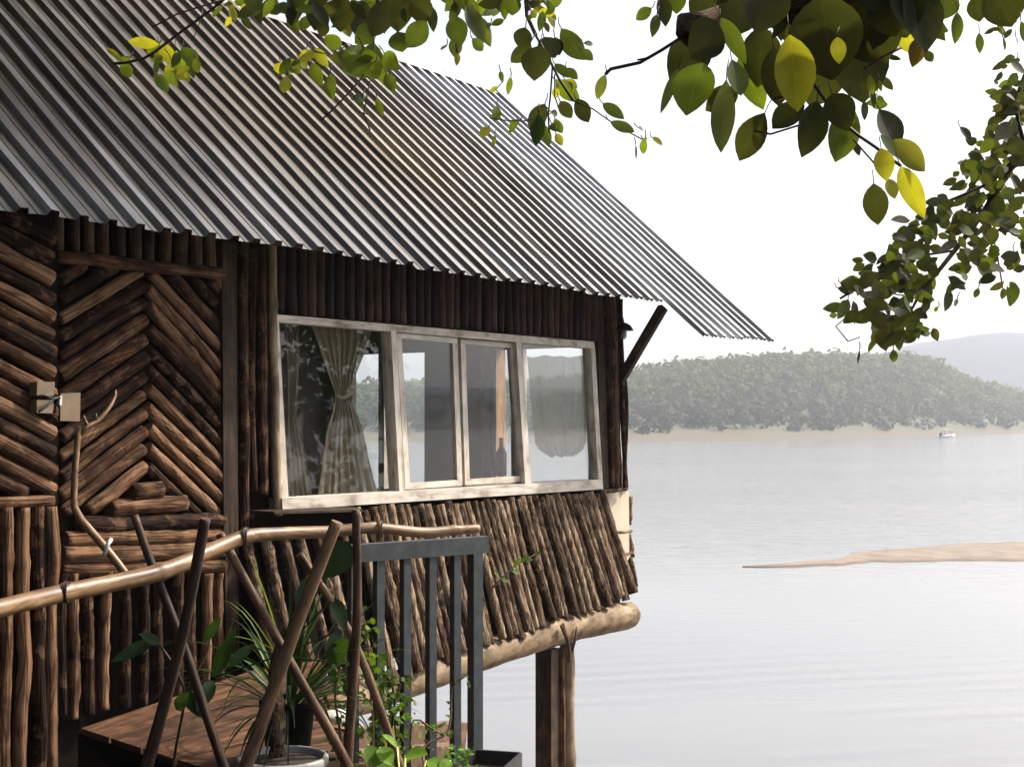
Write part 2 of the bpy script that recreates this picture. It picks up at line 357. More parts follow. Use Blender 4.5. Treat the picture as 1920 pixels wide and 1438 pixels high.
def clothmat(name, col, trans, alpha):
    m, nt, N, L, p = newmat(name)
    uv = node(nt, 'ShaderNodeTexCoord'); n = node(nt, 'ShaderNodeTexNoise'); n.inputs['Scale'].default_value = 90; L.new(uv.outputs['Object'], n.inputs['Vector'])
    r = ramp(nt, [(0.3, tuple(c*0.85 for c in col)), (0.7, col)]); L.new(n.outputs[0], r.inputs[0]); L.new(r.outputs[0], p.inputs['Base Color'])
    p.inputs['Roughness'].default_value = 0.9; p.inputs['Specular IOR Level'].default_value = 0.1
    tl = node(nt, 'ShaderNodeBsdfTranslucent'); L.new(r.outputs[0], tl.inputs[0])
    tp = node(nt, 'ShaderNodeBsdfTransparent')
    a = node(nt, 'ShaderNodeMixShader'); a.inputs[0].default_value = trans; L.new(p.outputs[0], a.inputs[1]); L.new(tl.outputs[0], a.inputs[2])
    b = node(nt, 'ShaderNodeMixShader'); b.inputs[0].default_value = alpha; L.new(a.outputs[0], b.inputs[1]); L.new(tp.outputs[0], b.inputs[2])
    L.new(b.outputs[0], nt.nodes['Material Output'].inputs[0])
    return m
M_cloth = clothmat('sheer_cloth', (0.58,0.49,0.36), 0.5, 0.08)
M_cloth2 = clothmat('thin_cloth', (0.42,0.36,0.27), 0.5, 0.25)

# ------------------------------------------------------------------ hut frame of reference
u = Vector((0.5713, 0.8207, 0)); u.normalize()
n = Vector((u.y, -u.x, 0))                       # outward normal of the window wall
A0 = at(515, HOR, 8.7); c0 = n.dot(A0)
def W(px, py, e=0.0):
    r = ray(px, py); return r*((c0+e)/n.dot(r))
def sof(p): return u.dot(p-A0)
def P(s, e, z): q = A0+u*s+n*e; return Vector((q.x, q.y, z))
S_END = sof(W(1172, 700))
TH = radians(41); E_EAVE = 0.55
ez = W(700, 490, E_EAVE).z
RN = n*sin(TH)+Vz*cos(TH)
E0 = P(0, E_EAVE, ez)
def R(px, py, lift=0.0):
    r = ray(px, py); return r*((RN.dot(E0)+lift)/RN.dot(r))
DOWN = n*cos(TH)-Vz*sin(TH)
def rd(p): return (p-E0).dot(DOWN)              # distance below the main eave line
S_RAKE = sof(R(1440, 642)); D_LOW = rd(R(1440, 642)); S_STEP = sof(R(1252, 572)); D_RIDGE = rd(R(930, 172))
S_LEFT = -6.5
#print('S_END', S_END, 'rake', S_RAKE, 'step', S_STEP, 'low', D_LOW, 'ridge', D_RIDGE, 'eave z', ez, 'dEdge', rd(R(200,418)), rd(R(1140,556)))
FLOORZ = -1.5
WATERZ = -8.0
rng = random.Random(3)

# ------------------------------------------------------------------ setting: water, bank, shore, hills
def watermat():
    m, nt, N, L, p = newmat('lake_water')
    tc = node(nt, 'ShaderNodeTexCoord')
    def wv(scale, rot, dist, detail=3):
        mp = node(nt, 'ShaderNodeMapping'); mp.inputs['Scale'].default_value = scale; mp.inputs['Rotation'].default_value = (0,0,rot)
        L.new(tc.outputs['Object'], mp.inputs[0])
        x = node(nt, 'ShaderNodeTexNoise'); x.inputs['Scale'].default_value = 1; x.inputs['Detail'].default_value = detail; x.inputs['Distortion'].default_value = dist
        L.new(mp.outputs[0], x.inputs['Vector']); return x
    a = wv((0.35, 1.6, 1), 0.12, 0.4, 5)
    b = wv((0.02, 0.03, 1), 0, 0.5, 2)
    mp = node(nt, 'ShaderNodeMapping'); mp.inputs['Rotation'].default_value = (0,0,radians(74)); L.new(tc.outputs['Object'], mp.inputs[0])
    wt = node(nt, 'ShaderNodeTexWave'); wt.inputs['Scale'].default_value = 0.22; wt.inputs['Distortion'].default_value = 5; wt.inputs['Detail'].default_value = 2; wt.inputs['Detail Scale'].default_value = 0.12
    L.new(mp.outputs[0], wt.inputs['Vector'])
    # calm or rippled by zones of the lake
    sx = node(nt, 'ShaderNodeSeparateXYZ'); L.new(tc.outputs['Object'], sx.inputs[0])
    far = node(nt, 'ShaderNodeMapRange'); far.inputs[1].default_value = 60; far.inputs[2].default_value = 130; far.inputs[3].default_value = 0.08; far.inputs[4].default_value = 1.0; L.new(sx.outputs[1], far.inputs[0])
    near = node(nt, 'ShaderNodeMapRange'); near.inputs[1].default_value = 48; near.inputs[2].default_value = 36; near.inputs[3].default_value = 0; near.inputs[4].default_value = 1.0; L.new(sx.outputs[1], near.inputs[0])
    zr = ramp(nt, [(0.42, (0,0,0)), (0.6, (1,1,1))]); L.new(b.outputs[0], zr.inputs[0])
    f1 = node(nt, 'ShaderNodeMath', operation='MULTIPLY'); L.new(a.outputs[0], f1.inputs[0]); L.new(far.outputs[0], f1.inputs[1])
    f2 = node(nt, 'ShaderNodeMath', operation='MULTIPLY'); c_ = wv((0.05, 0.12, 1), 0.3, 0.8, 2); cz = ramp(nt, [(0.40, (0.05,0.05,0.05)), (0.62, (1,1,1))]); L.new(c_.outputs[0], cz.inputs[0])
    fm = node(nt, 'ShaderNodeMath', operation='MULTIPLY'); L.new(near.outputs[0], fm.inputs[0]); L.new(cz.outputs[0], fm.inputs[1])
    L.new(wt.outputs['Fac'], f2.inputs[0]); L.new(fm.outputs[0], f2.inputs[1])
    f3 = node(nt, 'ShaderNodeMath', operation='MULTIPLY_ADD'); f3.inputs[1].default_value = 0.26; L.new(f2.outputs[0], f3.inputs[0]); L.new(f1.outputs[0], f3.inputs[2])
    bp = node(nt, 'ShaderNodeBump'); bp.inputs['Strength'].default_value = 0.55; bp.inputs['Distance'].default_value = 0.22
    L.new(f3.outputs[0], bp.inputs['Height']); L.new(bp.outputs[0], p.inputs['Normal'])
    r = ramp(nt, [(0.35, (0.135,0.135,0.130)), (0.7, (0.185,0.183,0.17))]); L.new(b.outputs[0], r.inputs[0]); L.new(r.outputs[0], p.inputs['Base Color'])
    p.inputs['Roughness'].default_value = 0.12; p.inputs['IOR'].default_value = 1.33; p.inputs['Specular IOR Level'].default_value = 0.6
    return m
def grid(name, fx, nu, nv, mat, **tags):
    mb = MB()
    for i in range(nu+1):
        for j in range(nv+1): mb.v.append(Vector(fx(i/nu, j/nv)))
    for i in range(nu):
        for j in range(nv):
            a = i*(nv+1)+j; mb.face([a, a+nv+1, a+nv+2, a+1])
    return mb.build(name, mat, **tags)
mb = MB(); mb.poly([(-2500,-300,WATERZ), (2700,-300,WATERZ), (2700,2500,WATERZ), (-2500,2500,WATERZ)])
mb.build('water', watermat(), kind='structure')

M_ground = plain('earth', (0.085,0.06,0.038), 0.95, 0, 0.5, 3, 0.6)
def bank(a, b):
    X = -30+a*36; Y = -20+b*40
    t = X*0.7+Y*0.7
    z = -3.0 - (0.8*(t-3) if t > 3 else 0) + 0.25*noise.noise((X*0.7, Y*0.7, 0))
    if Y < 3 and X > -1: z -= max(0, (X-1))*0.3
    return (X, Y, max(z, -9.5))
grid('ground', bank, 60, 66, M_ground, kind='structure')

# far shore and wooded hill in polar form
def lerp_tab(tab, x):
    if x <= tab[0][0]: return tab[0][1]
    for (a, b), (c, d) in zip(tab, tab[1:]):
        if x <= c: return b+(d-b)*(x-a)/(c-a)
    return tab[-1][1]
SKY_Y = [(-3000,690), (0,700), (500,702), (680,706), (800,702), (1000,698), (1165,690), (1250,668), (1350,658), (1440,650), (1500,648), (1560,652), (1620,653), (1700,655), (1760,664), (1800,688), (1860,708), (1920,722), (2100,730), (2600,700), (4000,690), (9000,700)]
SHO_Y = [(-3000,826), (1180,829), (1400,826), (1560,823), (1700,819), (1920,812), (2400,812), (4000,820), (9000,826)]
def az_px(a): return 960+F*tan(min(a, radians(72)))
def hill_pt(a, t):
    px = az_px(a); Ds = -WATERZ*F/(lerp_tab(SHO_Y, px)-HOR)
    Ds = min(Ds, 700)
    k = cos(a) if a < radians(60) else 0.5
    R0 = Ds/max(k, 0.55); Rr = R0+210
    zr = (HOR-lerp_tab(SKY_Y, px))/F*(Ds+190)-7.0
    rr = R0+t*420
    d = rr-R0
    if d < 45: z = WATERZ-0.4+(d/45)*5.2
    else:
        q = min(1, (d-45)/165); z = WATERZ+4.8+(zr-WATERZ-4.8)*(q*q*(3-2*q))**0.8
        if d > 210: z -= (d-210)*0.12
    z += 0.9*noise.noise((rr*0.02, a*12, 0))*min(1, d/60)+ (0.25*noise.noise((rr*0.15, a*60, 3)) if d > 4 else 0)
    return Vector((sin(a)*rr, cos(a)*rr, z))
m, nt_, N_, L_, p_ = newmat('shore_ground')
g_ = node(nt_, 'ShaderNodeTexCoord'); s_ = node(nt_, 'ShaderNodeSeparateXYZ'); L_.new(g_.outputs['Object'], s_.inputs[0])
nn = node(nt_, 'ShaderNodeTexNoise'); nn.inputs['Scale'].default_value = 0.03; nn.inputs['Detail'].default_value = 6; L_.new(g_.outputs['Object'], nn.inputs['Vector'])
ma = node(nt_, 'ShaderNodeMath', operation='MULTIPLY_ADD'); ma.inputs[1].default_value = 5.0; L_.new(nn.outputs[0], ma.inputs[0]); L_.new(s_.outputs[2], ma.inputs[2])
mr = node(nt_, 'ShaderNodeMapRange'); mr.inputs[1].default_value = -6.5; mr.inputs[2].default_value = 2; L_.new(ma.outputs[0], mr.inputs[0])
rp = ramp(nt_, [(0.0, (0.09,0.075,0.055)), (0.25, (0.090,0.075,0.045)), (0.55, (0.07,0.066,0.035)), (0.7, (0.10,0.10,0.045)), (1, (0.05,0.06,0.025))]); L_.new(mr.outputs[0], rp.inputs[0]); L_.new(rp.outputs[0], p_.inputs['Base Color']); p_.inputs['Roughness'].default_value = 1
M_shore = m
grid('far_shore', lambda a, b: hill_pt(radians(-50+a*150), b), 420, 46, M_shore, kind='structure')

M_canopy = leafmat('canopy', 0.25, 0.8)
# low bushy crowns of the far wood: one mass of stuff
ico = []
def ico_sphere():
    t = (1+5**0.5)/2
    v = [Vector(p).normalized() for p in [(-1,t,0),(1,t,0),(-1,-t,0),(1,-t,0),(0,-1,t),(0,1,t),(0,-1,-t),(0,1,-t),(t,0,-1),(t,0,1),(-t,0,-1),(-t,0,1)]]
    f = [(0,11,5),(0,5,1),(0,1,7),(0,7,10),(0,10,11),(1,5,9),(5,11,4),(11,10,2),(10,7,6),(7,1,8),(3,9,4),(3,4,2),(3,2,6),(3,6,8),(3,8,9),(4,9,5),(2,4,11),(6,2,10),(8,6,7),(9,8,1)]
    f2 = []; cache = {}
    def mid(a, b):
        k = (min(a,b), max(a,b))
        if k not in cache: v.append(((v[a]+v[b])/2).normalized()); cache[k] = len(v)-1
        return cache[k]
    for a, b, c in f:
        x, y, z = mid(a,b), mid(b,c), mid(c,a); f2 += [(a,x,z),(x,b,y),(z,y,c),(x,y,z)]
    return v, f2
IV, IF = ico_sphere()
mb = MB()
def crown(c, r, h, col):
    for i in range(34):
        v = Vector((rng.gauss(0,1), rng.gauss(0,1), rng.gauss(0.25,0.9))).normalized()*rng.uniform(0.55,1.05)
        p = c+Vector((v.x*r, v.y*r, v.z*h)); k = len(mb.v); q = r*0.24
        a_ = (v+Vector((rng.gauss(0,.5),rng.gauss(0,.5),rng.gauss(0,.5)))).normalized().orthogonal(); b_ = a_.cross(v).normalized(); th = rng.uniform(0,3)
        x_ = a_*cos(th)+b_*sin(th); y_ = x_.cross(v)
        mb.v += [p+x_*q*rng.uniform(.7,1.3), p+y_*q*rng.uniform(.7,1.3), p-x_*q*rng.uniform(.7,1.3), p-y_*q*rng.uniform(.7,1.3)]
        sh = rng.uniform(0.9,1.1)
        mb.face([k,k+1,k+2,k+3], [(0.2,0.5)]*4, 0.5, tuple(x*sh for x in col))
for i in range(9500):
    a = radians(-14+ (i % 1300)/1300*(36) + rng.uniform(-.1,.1)) if i < 7600 else radians(rng.uniform(22, 96))
    px = az_px(a)
    t = 0.15+rng.random()**0.85*0.39
    if rng.random() < 0.12: t = rng.uniform(0.47, 0.52)
    elif rng.random() < 0.05: t = 0.05+0.08*rng.random()**0.6
    pt = hill_pt(a, t)
    r = rng.uniform(1.5, 3.4) if rng.random() > 0.06 else rng.uniform(3.5, 5); 
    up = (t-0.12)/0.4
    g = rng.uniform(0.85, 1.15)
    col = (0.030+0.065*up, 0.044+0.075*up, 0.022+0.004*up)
    crown(pt+Vz*r*0.5, r, r*rng.uniform(0.7,1.1), tuple(x*g for x in col))
mb.build('forest', M_canopy, kind='stuff')

# blue mountain beyond
MT_Y = [(900,720), (1500,700), (1640,672), (1700,652), (1760,638), (1820,628), (1880,625), (1940,628), (2050,640), (2300,660), (3000,690), (4500,700), (7000,720)]
def mt(a, b):
    az = radians(-5+a*80); px = az_px(az); D = 1330+b*140
    h = (HOR-lerp_tab(MT_Y, px))/F*1470
    z = WATERZ-2+(h+10)*sin(min(1, b*1.0)*pi/2) + 5*noise.noise((az*20, b*4, 0))*b
    k = 1/max(cos(az), 0.5) if az < radians(30) else 1.15
    return (sin(az)*D*k, cos(az)*D*k, z)
M_mtn = plain('mountain_haze_blue', (0.03,0.048,0.070), 1, 0, 0.3, 0.01)  # blue of the distant haze put into the base colour
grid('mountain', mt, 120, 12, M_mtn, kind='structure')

# sandbar
def proj(px, py, z=WATERZ): r = ray(px, py); return r*(z/r.z)
up_e = [(1392,1062), (1450,1058), (1520,1053), (1580,1049), (1596,1037), (1640,1033), (1700,1028), (1790,1020), (1920,1015), (2100,1010), (2400,1010)]
lo_e = [(1392,1063), (1450,1064), (1520,1061), (1580,1059), (1596,1057), (1640,1053), (1700,1055), (1790,1052), (1920,1053), (2100,1062), (2400,1075)]
mb = MB(); nb = 14; NC = 90
for i in range(NC+1):
    px = 1392+(2400-1392)*i/NC
    ya = lerp_tab(up_e, px); yb = lerp_tab(lo_e, px)
    a = proj(px, ya); b = proj(px, yb)
    for j in range(nb+1):
        t = j/nb; q = a.lerp(b, t)
        hgt = 0.10*min(1,(px-1392)/200)*sin(pi*t)**0.6 if 0 < t < 1 else -0.05
        mb.v.append(q+Vz*(hgt+0.05+0.06*noise.noise(q*0.6)))
        if j in (0, nb): mb.v[-1] = q+Vz*-0.05
for i in range(NC):
    for j in range(nb):
        a = i*(nb+1)+j; mb.face([a, a+nb+1, a+nb+2, a+1])
M_sand = plain('sand', (0.19,0.150,0.115), 0.95, 0, 0.22, 0.8, 0.4)
_t = M_sand.node_tree; _g = node(_t, 'ShaderNodeTexCoord'); _s = node(_t, 'ShaderNodeSeparateXYZ'); _t.links.new(_g.outputs['Object'], _s.inputs[0])
_m = node(_t, 'ShaderNodeMapRange'); _m.inputs[1].default_value = WATERZ+0.02; _m.inputs[2].default_value = WATERZ+0.10; _m.inputs[3].default_value = 0.55; _m.inputs[4].default_value = 1; _t.links.new(_s.outputs[2], _m.inputs[0])
_c = [l for l in _t.links if l.to_socket.name == 'Base Color'][0].from_socket
_v = node(_t, 'ShaderNodeVectorMath', operation='SCALE'); _t.links.new(_c, _v.inputs[0]); _t.links.new(_m.outputs[0], _v.inputs['Scale']); _t.links.new(_v.outputs[0], _t.nodes['Principled BSDF'].inputs['Base Color'])
mb.build('sandbar', M_sand, kind='structure')

# small boat moored on the far shore
def boat():
    c = proj(1777, 821); D = c.y; k = D/F
    t = thing('boat', 'small white boat with a canopy moored at the far sandy shore', 'boat', c)
    ax = Vector((1,0.25,0)).normalized(); ay = Vector((-ax.y, ax.x, 0))
    hb = MB(); L = 30*k; st = []
    for i in range(9):
        s = i/8; x = -L/2+L*s; wd = 1.0*sin(pi*(0.12+0.62*(1-s)+0.12))*1.0 if s < 1 else 0.05
        wd = 1.1*(1-s**3); top = 1.0+0.5*s*s
        for (yy, zz) in ((-wd, top), (-wd*0.7, 0.0), (0, -0.2), (wd*0.7, 0.0), (wd, top)):
            hb.v.append(c+ax*x+ay*yy+Vz*zz)
    for i in range(8):
        for j in range(4): a = i*5+j; hb.face([a, a+5, a+6, a+1])
    hb.face([0,1,2,3,4])
    for i in range(8): a = i*5; hb.face([a, a+4, a+9, a+5])
    hb.build('hull', plain('boat_white', (0.75,0.76,0.78), 0.4, 0, 0.05, 1), t)
    cb = MB(); cb.box(c+ax*(-L*0.05)+Vz*3.1, ax*L*0.55, ay*2.0, Vz*0.25)
    cb.build('canopy', plain('boat_canopy', (0.8,0.82,0.85), 0.5, 0, 0.05, 1), t)
    for sx_ in (-0.3, 0.2):
        for sy in (-0.85, 0.85):
            pb = MB(); pb.tube([c+ax*L*sx_+ay*sy+Vz*0.8, c+ax*L*sx_+ay*sy+Vz*3.0], 0.09, 5); pb.build('canopy_post', M_black, t)
    eb = MB(); eb.box(c-ax*L*0.5+Vz*1.2, ax*0.8, ay*0.6, Vz*1.4); eb.build('outboard_motor', M_black, t)
boat()

# ------------------------------------------------------------------ the hut
hut = thing('log_hut', 'rustic log hut on stilts above the lake with a corrugated metal roof', 'hut', P(2, -1.5, -3.0))
def build(mb, name, mat, parent=hut, label=None):
    o = mb.build(name, mat, parent)
    if label: o['label'] = label
    return o
def slab(px4, e0, e1, mb, rnd=None):
    """px4: four photo corners read on the wall plane at offset e1, extruded back to e0"""
    f = [W(x, y, e1) for x, y in px4]; b = [p-n*(e1-e0) for p in f]
    mb.hexa(b, f, rnd)

# roof sheets
pitch = 0.172; RH = 0.032
prof = [(0,0), (0.040,0.0), (0.044,0.004), (0.050,0.0), (0.096,0), (0.106,RH), (0.152,RH), (0.166,0)]
def roof_side(mb, s0, s1, d0, d1f, back=False, nd=34, sheet=6):
    s = s0; k = 0; cols = []
    while s < s1:
        sh = k//sheet; rs = random.Random(sh*17+(99 if back else 0)); off = rs.uniform(-0.025, 0.03); tone = rs.random(); lift = rs.uniform(0,0.006)
        hk = rs.uniform(0.85,1.1)
        for a, h in prof: cols.append((s+a, h*random.uniform(0.93,1.07)+lift, off, tone*0.7+0.3*random.random()))
        s += pitch; k += 1
    base = len(mb.v)
    for (ss, h, off, tone) in cols:
        d1 = d1f(ss)+off
        for j in range(nd+1):
            d = d0+(d1-d0)*j/nd
            wv = 0.007*noise.noise((ss*0.9, d*0.8, 1))+0.004*noise.noise((ss*5, d*1.7, 5))
            side = 0.022*noise.noise((ss*0.7, d*0.8, 11))+0.012*noise.noise((ss*2.5, d*0.6, 21))
            dd = d
            if not back: q = E0+u*(ss+side)+DOWN*dd+RN*(h+wv)
            else:
                rp_ = E0+DOWN*D_RIDGE; q = rp_+u*(ss+side)+(-n*cos(TH)-Vz*sin(TH))*(d-d0)+(-n*sin(TH)+Vz*cos(TH))*(h+wv)
            mb.v.append(q)
    for i in range(len(cols)-1):
        for j in range(nd):
            a = base+i*(nd+1)+j
            sa, sb = cols[i][0], cols[i+1][0]
            L = -(d0+(d1f(sa)-d0)*j/nd); L2 = -(d0+(d1f(sa)-d0)*(j+1)/nd)
            mb.face([a, a+nd+1, a+nd+2, a+1], [(sa,L),(sb,L),(sb,L2),(sa,L2)], cols[i][3], (1,1,1), 0, False)
def d_eave(s):
    j = 0.02*noise.noise((s*1.3, 0, 0))
    return (D_LOW if s > S_STEP else 0.0)+j
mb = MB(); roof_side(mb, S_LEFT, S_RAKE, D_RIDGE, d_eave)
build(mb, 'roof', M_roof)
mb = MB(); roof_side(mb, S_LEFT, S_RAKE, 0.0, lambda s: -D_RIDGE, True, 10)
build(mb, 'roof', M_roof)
# ridge cap
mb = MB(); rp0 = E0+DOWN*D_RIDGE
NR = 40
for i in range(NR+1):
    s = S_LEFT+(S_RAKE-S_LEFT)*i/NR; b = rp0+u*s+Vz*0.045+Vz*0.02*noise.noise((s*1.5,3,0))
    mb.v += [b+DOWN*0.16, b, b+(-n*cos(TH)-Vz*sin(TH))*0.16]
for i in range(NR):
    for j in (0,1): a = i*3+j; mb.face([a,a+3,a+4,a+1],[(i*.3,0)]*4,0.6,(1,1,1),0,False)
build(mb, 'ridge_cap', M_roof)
# rafters / purlins under the eave
mb = MB()
for d in (-0.18, -1.2, -2.3, -3.4):
    if d < D_RIDGE: continue
    mb.log(E0+u*S_LEFT+DOWN*d-RN*0.05, E0+u*(S_RAKE-0.06)+DOWN*d-RN*0.05, 0.035, step=0.3)
build(mb, 'purlins', M_post)
mb = MB()
s = S_LEFT+0.2
while s < S_RAKE-0.3:
    mb.log(E0+u*s+DOWN*(-0.95)-RN*0.12, E0+u*s+DOWN*(D_RIDGE+0.1)-RN*0.12, 0.035, step=0.3); s += 0.9
build(mb, 'rafters', M_post)

# walls behind the logs (closed box); window opening left free
wx0, wx1 = S_LEFT, S_END
def wall_box(mb, s0, s1, z0, z1, e0, e1): mb.hexa([P(s0,e0,z0),P(s1,e0,z0),P(s1,e0,z1),P(s0,e0,z1)], [P(s0,e1,z0),P(s1,e1,z0),P(s1,e1,z1),P(s0,e1,z1)])
wl = sof(W(522,780)); wr = sof(W(1122,780))
zt = W(515,592).z; zb = W(530,950).z
top_front = ez+(E_EAVE+0.06)*tan(TH)-0.16
mb = MB()
wall_box(mb, wx0, wl, FLOORZ-0.1, top_front, -0.10, -0.05)
wall_box(mb, wr, wx1, zb-0.05, top_front, -0.10, -0.05)
wall_box(mb, wl, wr, zt+0.02, top_front, -0.10, -0.05)
wall_box(mb, wl, wx1, FLOORZ-0.1, zb+0.03, -0.10, -0.06)
wall_box(mb, wx0, sof(W(600,780)), -3.4, FLOORZ-0.1, -0.10, -0.05)
build(mb, 'wall', M_dark)
BK = -3.4
mb = MB(); wall_box(mb, wx0, wx1, FLOORZ-0.1, ez+(E_EAVE-BK)*tan(TH)*1.0-0.25 if E_EAVE-BK < -D_RIDGE*cos(TH) else ez+(-2*D_RIDGE*cos(TH)-(E_EAVE-BK))*tan(TH)-0.25, BK-0.06, BK); build(mb, 'wall', M_inner)
mb = MB(); wall_box(mb, wx0-0.06, wx0, FLOORZ-0.1, ez+1, BK, -0.05); build(mb, 'wall', M_inner)
mb = MB(); wall_box(mb, wx0, wx1, FLOORZ-0.2, FLOORZ-0.1, BK, -0.05); build(mb, 'floor', M_dark)
# gable end wall with openings towards the lake; read through the front windows
def G(px, py, off=0.0):
    r = ray(px, py); return r*((u.dot(A0)+S_END+off)/u.dot(r))
def eof(p): return n.dot(p)-c0
mb = MB()
ys_top = G(770, 662).z; ys_bot = -0.72
def gpanel(pxa, pxb, z0, z1, mb, o0=-0.06, o1=0.0):
    ea = eof(G(pxa, 780)); eb = eof(G(pxb, 780))
    ea, eb = max(ea, BK), min(eb, -0.08)
    mb.hexa([P(S_END+o0,ea,z0),P(S_END+o0,eb,z0),P(S_END+o0,eb,z1),P(S_END+o0,ea,z1)],[P(S_END+o1,ea,z0),P(S_END+o1,eb,z0),P(S_END+o1,eb,z1),P(S_END+o1,ea,z1)])
eL = BK; 
gpanel(-500, 1180, FLOORZ-0.1, ys_bot, mb); gpanel(-500, 1180, ys_top, ez+0.2, mb)
gpanel(-500, 668, ys_bot, ys_top, mb); gpanel(803, 912, ys_bot, ys_top, mb)
gpanel(1112, 1180, ys_bot, ys_top, mb)
# triangular gable
za = ez+0.2; em = E_EAVE-(-D_RIDGE)*cos(TH); zp = ez+(-D_RIDGE)*sin(TH)-0.2
mb.hexa([P(S_END-0.06,-0.1,za),P(S_END-0.06,BK,za),P(S_END-0.06,em,zp),P(S_END-0.06,em+0.01,zp)],[P(S_END,-0.1,za),P(S_END,BK,za),P(S_END,em,zp),P(S_END,em+0.01,zp)])
build(mb, 'gable_wall', M_inner)
mb = MB()
def gbar(pxa, pxb, z0, z1, mb): gpanel(pxa, pxb, z0, z1, mb, -0.12, 0.03)
gbar(915, 944, ys_bot, ys_top, mb); build(mb, 'inner_post', M_orange, label='orange-brown timber post seen through the third pane')
mb = MB(); gbar(724, 735, ys_bot, ys_top, mb); build(mb, 'inner_mullion', M_frame)
mb = MB(); gbar(972, 984, ys_bot, ys_top, mb); build(mb, 'inner_mullion', M_frame)

# ---- front window
TL, TR, BL, BR = (513,589), (1114,641), (530,956), (1131,917)
def lx(pt, pb, y): return pt[0]+(pb[0]-pt[0])*(y-pt[1])/(pb[1]-pt[1])
def topy(x, d=0): return 589+(x-513)*(641-589)/(1114-513)+d
def boty(x, d=0): return 956+(x-530)*(917-956)/(1131-530)-d
wf = MB()
slab([(513,589), (1114,641), (1116,654), (515,603)], -0.04, 0.05, wf)            # head
slab([(529,934), (1130,899), (1131,917), (530,956)], -0.04, 0.075, wf)            # sill rail
slab([(513,603), (523,603), (541,934), (529,934)], -0.04, 0.048, wf)             # left jamb
slab([(1108,653), (1116,654), (1130,899), (1122,899)], -0.04, 0.048, wf)         # right jamb
def mull(xt, xb, w_): slab([(xt, topy(xt,12)), (xt+w_, topy(xt+w_,12)), (xb+w_, boty(xb+w_,19)), (xb, boty(xb,19))], -0.04, 0.055, wf)
mull(733, 749, 10); mull(968, 985, 11)
win = build(wf, 'window', M_frame, label='long cream framed window of four panes')
def sash(xt0, xt1, xb0, xb1, w_, e, dt=16, db=24, lab=None):
    m_ = MB()
    t0, t1 = topy(xt0,dt), topy(xt1,dt); b0, b1 = boty(xb0,db), boty(xb1,db)
    slab([(xt0,t0),(xt1,t1),(xt1,t1+w_),(xt0,t0+w_)], e-0.03, e, m_)
    slab([(xb0,b0-w_*1.2),(xb1,b1-w_*1.2),(xb1,b1),(xb0,b0)], e-0.03, e, m_)
    slab([(xt0,t0+w_),(xt0+w_,t0+w_),(xb0+w_,b0-w_*1.2),(xb0,b0-w_*1.2)], e-0.03, e-0.001, m_)
    slab([(xt1-w_,t1+w_),(xt1,t1+w_),(xb1,b1-w_*1.2),(xb1-w_,b1-w_*1.2)], e-0.03, e-0.001, m_)
    o = m_.build('sash', M_frame, win); o.location = (0,0,0)
    return o
sash(744, 858, 760, 867, 9, 0.030); sash(864, 967, 872, 984, 9, 0.012)
for (a, b, c, d, e) in ((522, 735, 538, 751, -0.005), (746, 856, 762, 865, 0.015), (868, 964, 876, 980, -0.004), (978, 1110, 994, 1124, -0.005)):
    m_ = MB(); slab([(a, topy(a,13)), (b, topy(b,13)), (d, boty(d,20)), (c, boty(c,20))], e-0.005, e, m_)
    o = m_.build('pane', M_glass, win); o.location = (0,0,0)
# the window is a child of the hut: its own children must not be shifted again
# ---- sticks above the window and the door
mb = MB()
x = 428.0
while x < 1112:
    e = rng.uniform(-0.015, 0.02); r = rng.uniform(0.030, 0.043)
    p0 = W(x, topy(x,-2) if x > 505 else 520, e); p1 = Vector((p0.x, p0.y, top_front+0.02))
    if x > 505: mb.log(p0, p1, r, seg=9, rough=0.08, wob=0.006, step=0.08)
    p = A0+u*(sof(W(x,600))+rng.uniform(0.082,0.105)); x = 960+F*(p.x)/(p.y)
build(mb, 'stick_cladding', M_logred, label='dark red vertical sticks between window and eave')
mb = MB()
x = 112.0
while x < 412:
    p0 = W(x, 484+(x-108)*0.115, rng.uniform(-0.02,0.01)); mb.log(p0, Vector((p0.x,p0.y,top_front+0.02)), rng.uniform(0.028,0.042), seg=9, rough=0.1, step=0.08)
    x += rng.uniform(24, 31)
build(mb, 'stick_cladding', M_stick, label='vertical sticks above the door lintel')
# ---- vertical logs left of the window and the big post
mb = MB()
for (xt, xb, r, yb, e) in ((456,459,0.030,1000,0.03), (473,473,0.026,920,0.02), (490,493,0.032,925,0.02)):
    a = W(xt, 500, e); b = W(xb, yb, e); mb.log(b, a+Vz*0.4, r, seg=12, rough=0.16, wob=0.008, step=0.04)
build(mb, 'log_cladding', M_log, label='vertical bark logs between post and window')
mb = MB(); a = W(506, 480, 0.03); b = W(519, 965, 0.03); mb.log(b, a+Vz*0.3, 0.030, seg=12, rough=0.08, wob=0.004, step=0.05)
build(mb, 'log_cladding', M_beam, label='pale peeled log beside the window frame')
mb = MB(); slab([(417,452),(443,456),(447,1010),(420,1010)], -0.04, 0.06, mb, 0.2); slab([(422,1010),(447,1010),(449,1240),(424,1240)], -0.04, 0.05, mb, 0.2)
build(mb, 'corner_post', M_post)
# ---- corner bundle right of the window
mb = MB()
slab([(1119,556),(1131,556),(1142,915),(1128,915)], -0.05, 0.03, mb, 0.1)
build(mb, 'corner_post', M_post)
mb = MB()
for (xt, xb, yt, yb, r, e) in ((1137,1147,545,918,0.033,0.03), (1147,1156,552,918,0.026,0.05), (1149,1163,548,918,0.022,0.0), (1163,1172,560,920,0.020,0.02), (1171,1174,700,918,0.022,0.0)):
    mb.log(W(xb,yb,e), W(xt,yt,e), r, seg=10, rough=0.14, wob=0.010, step=0.05)
build(mb, 'log_cladding', M_log, label='bundle of crooked poles at the lake-side corner')
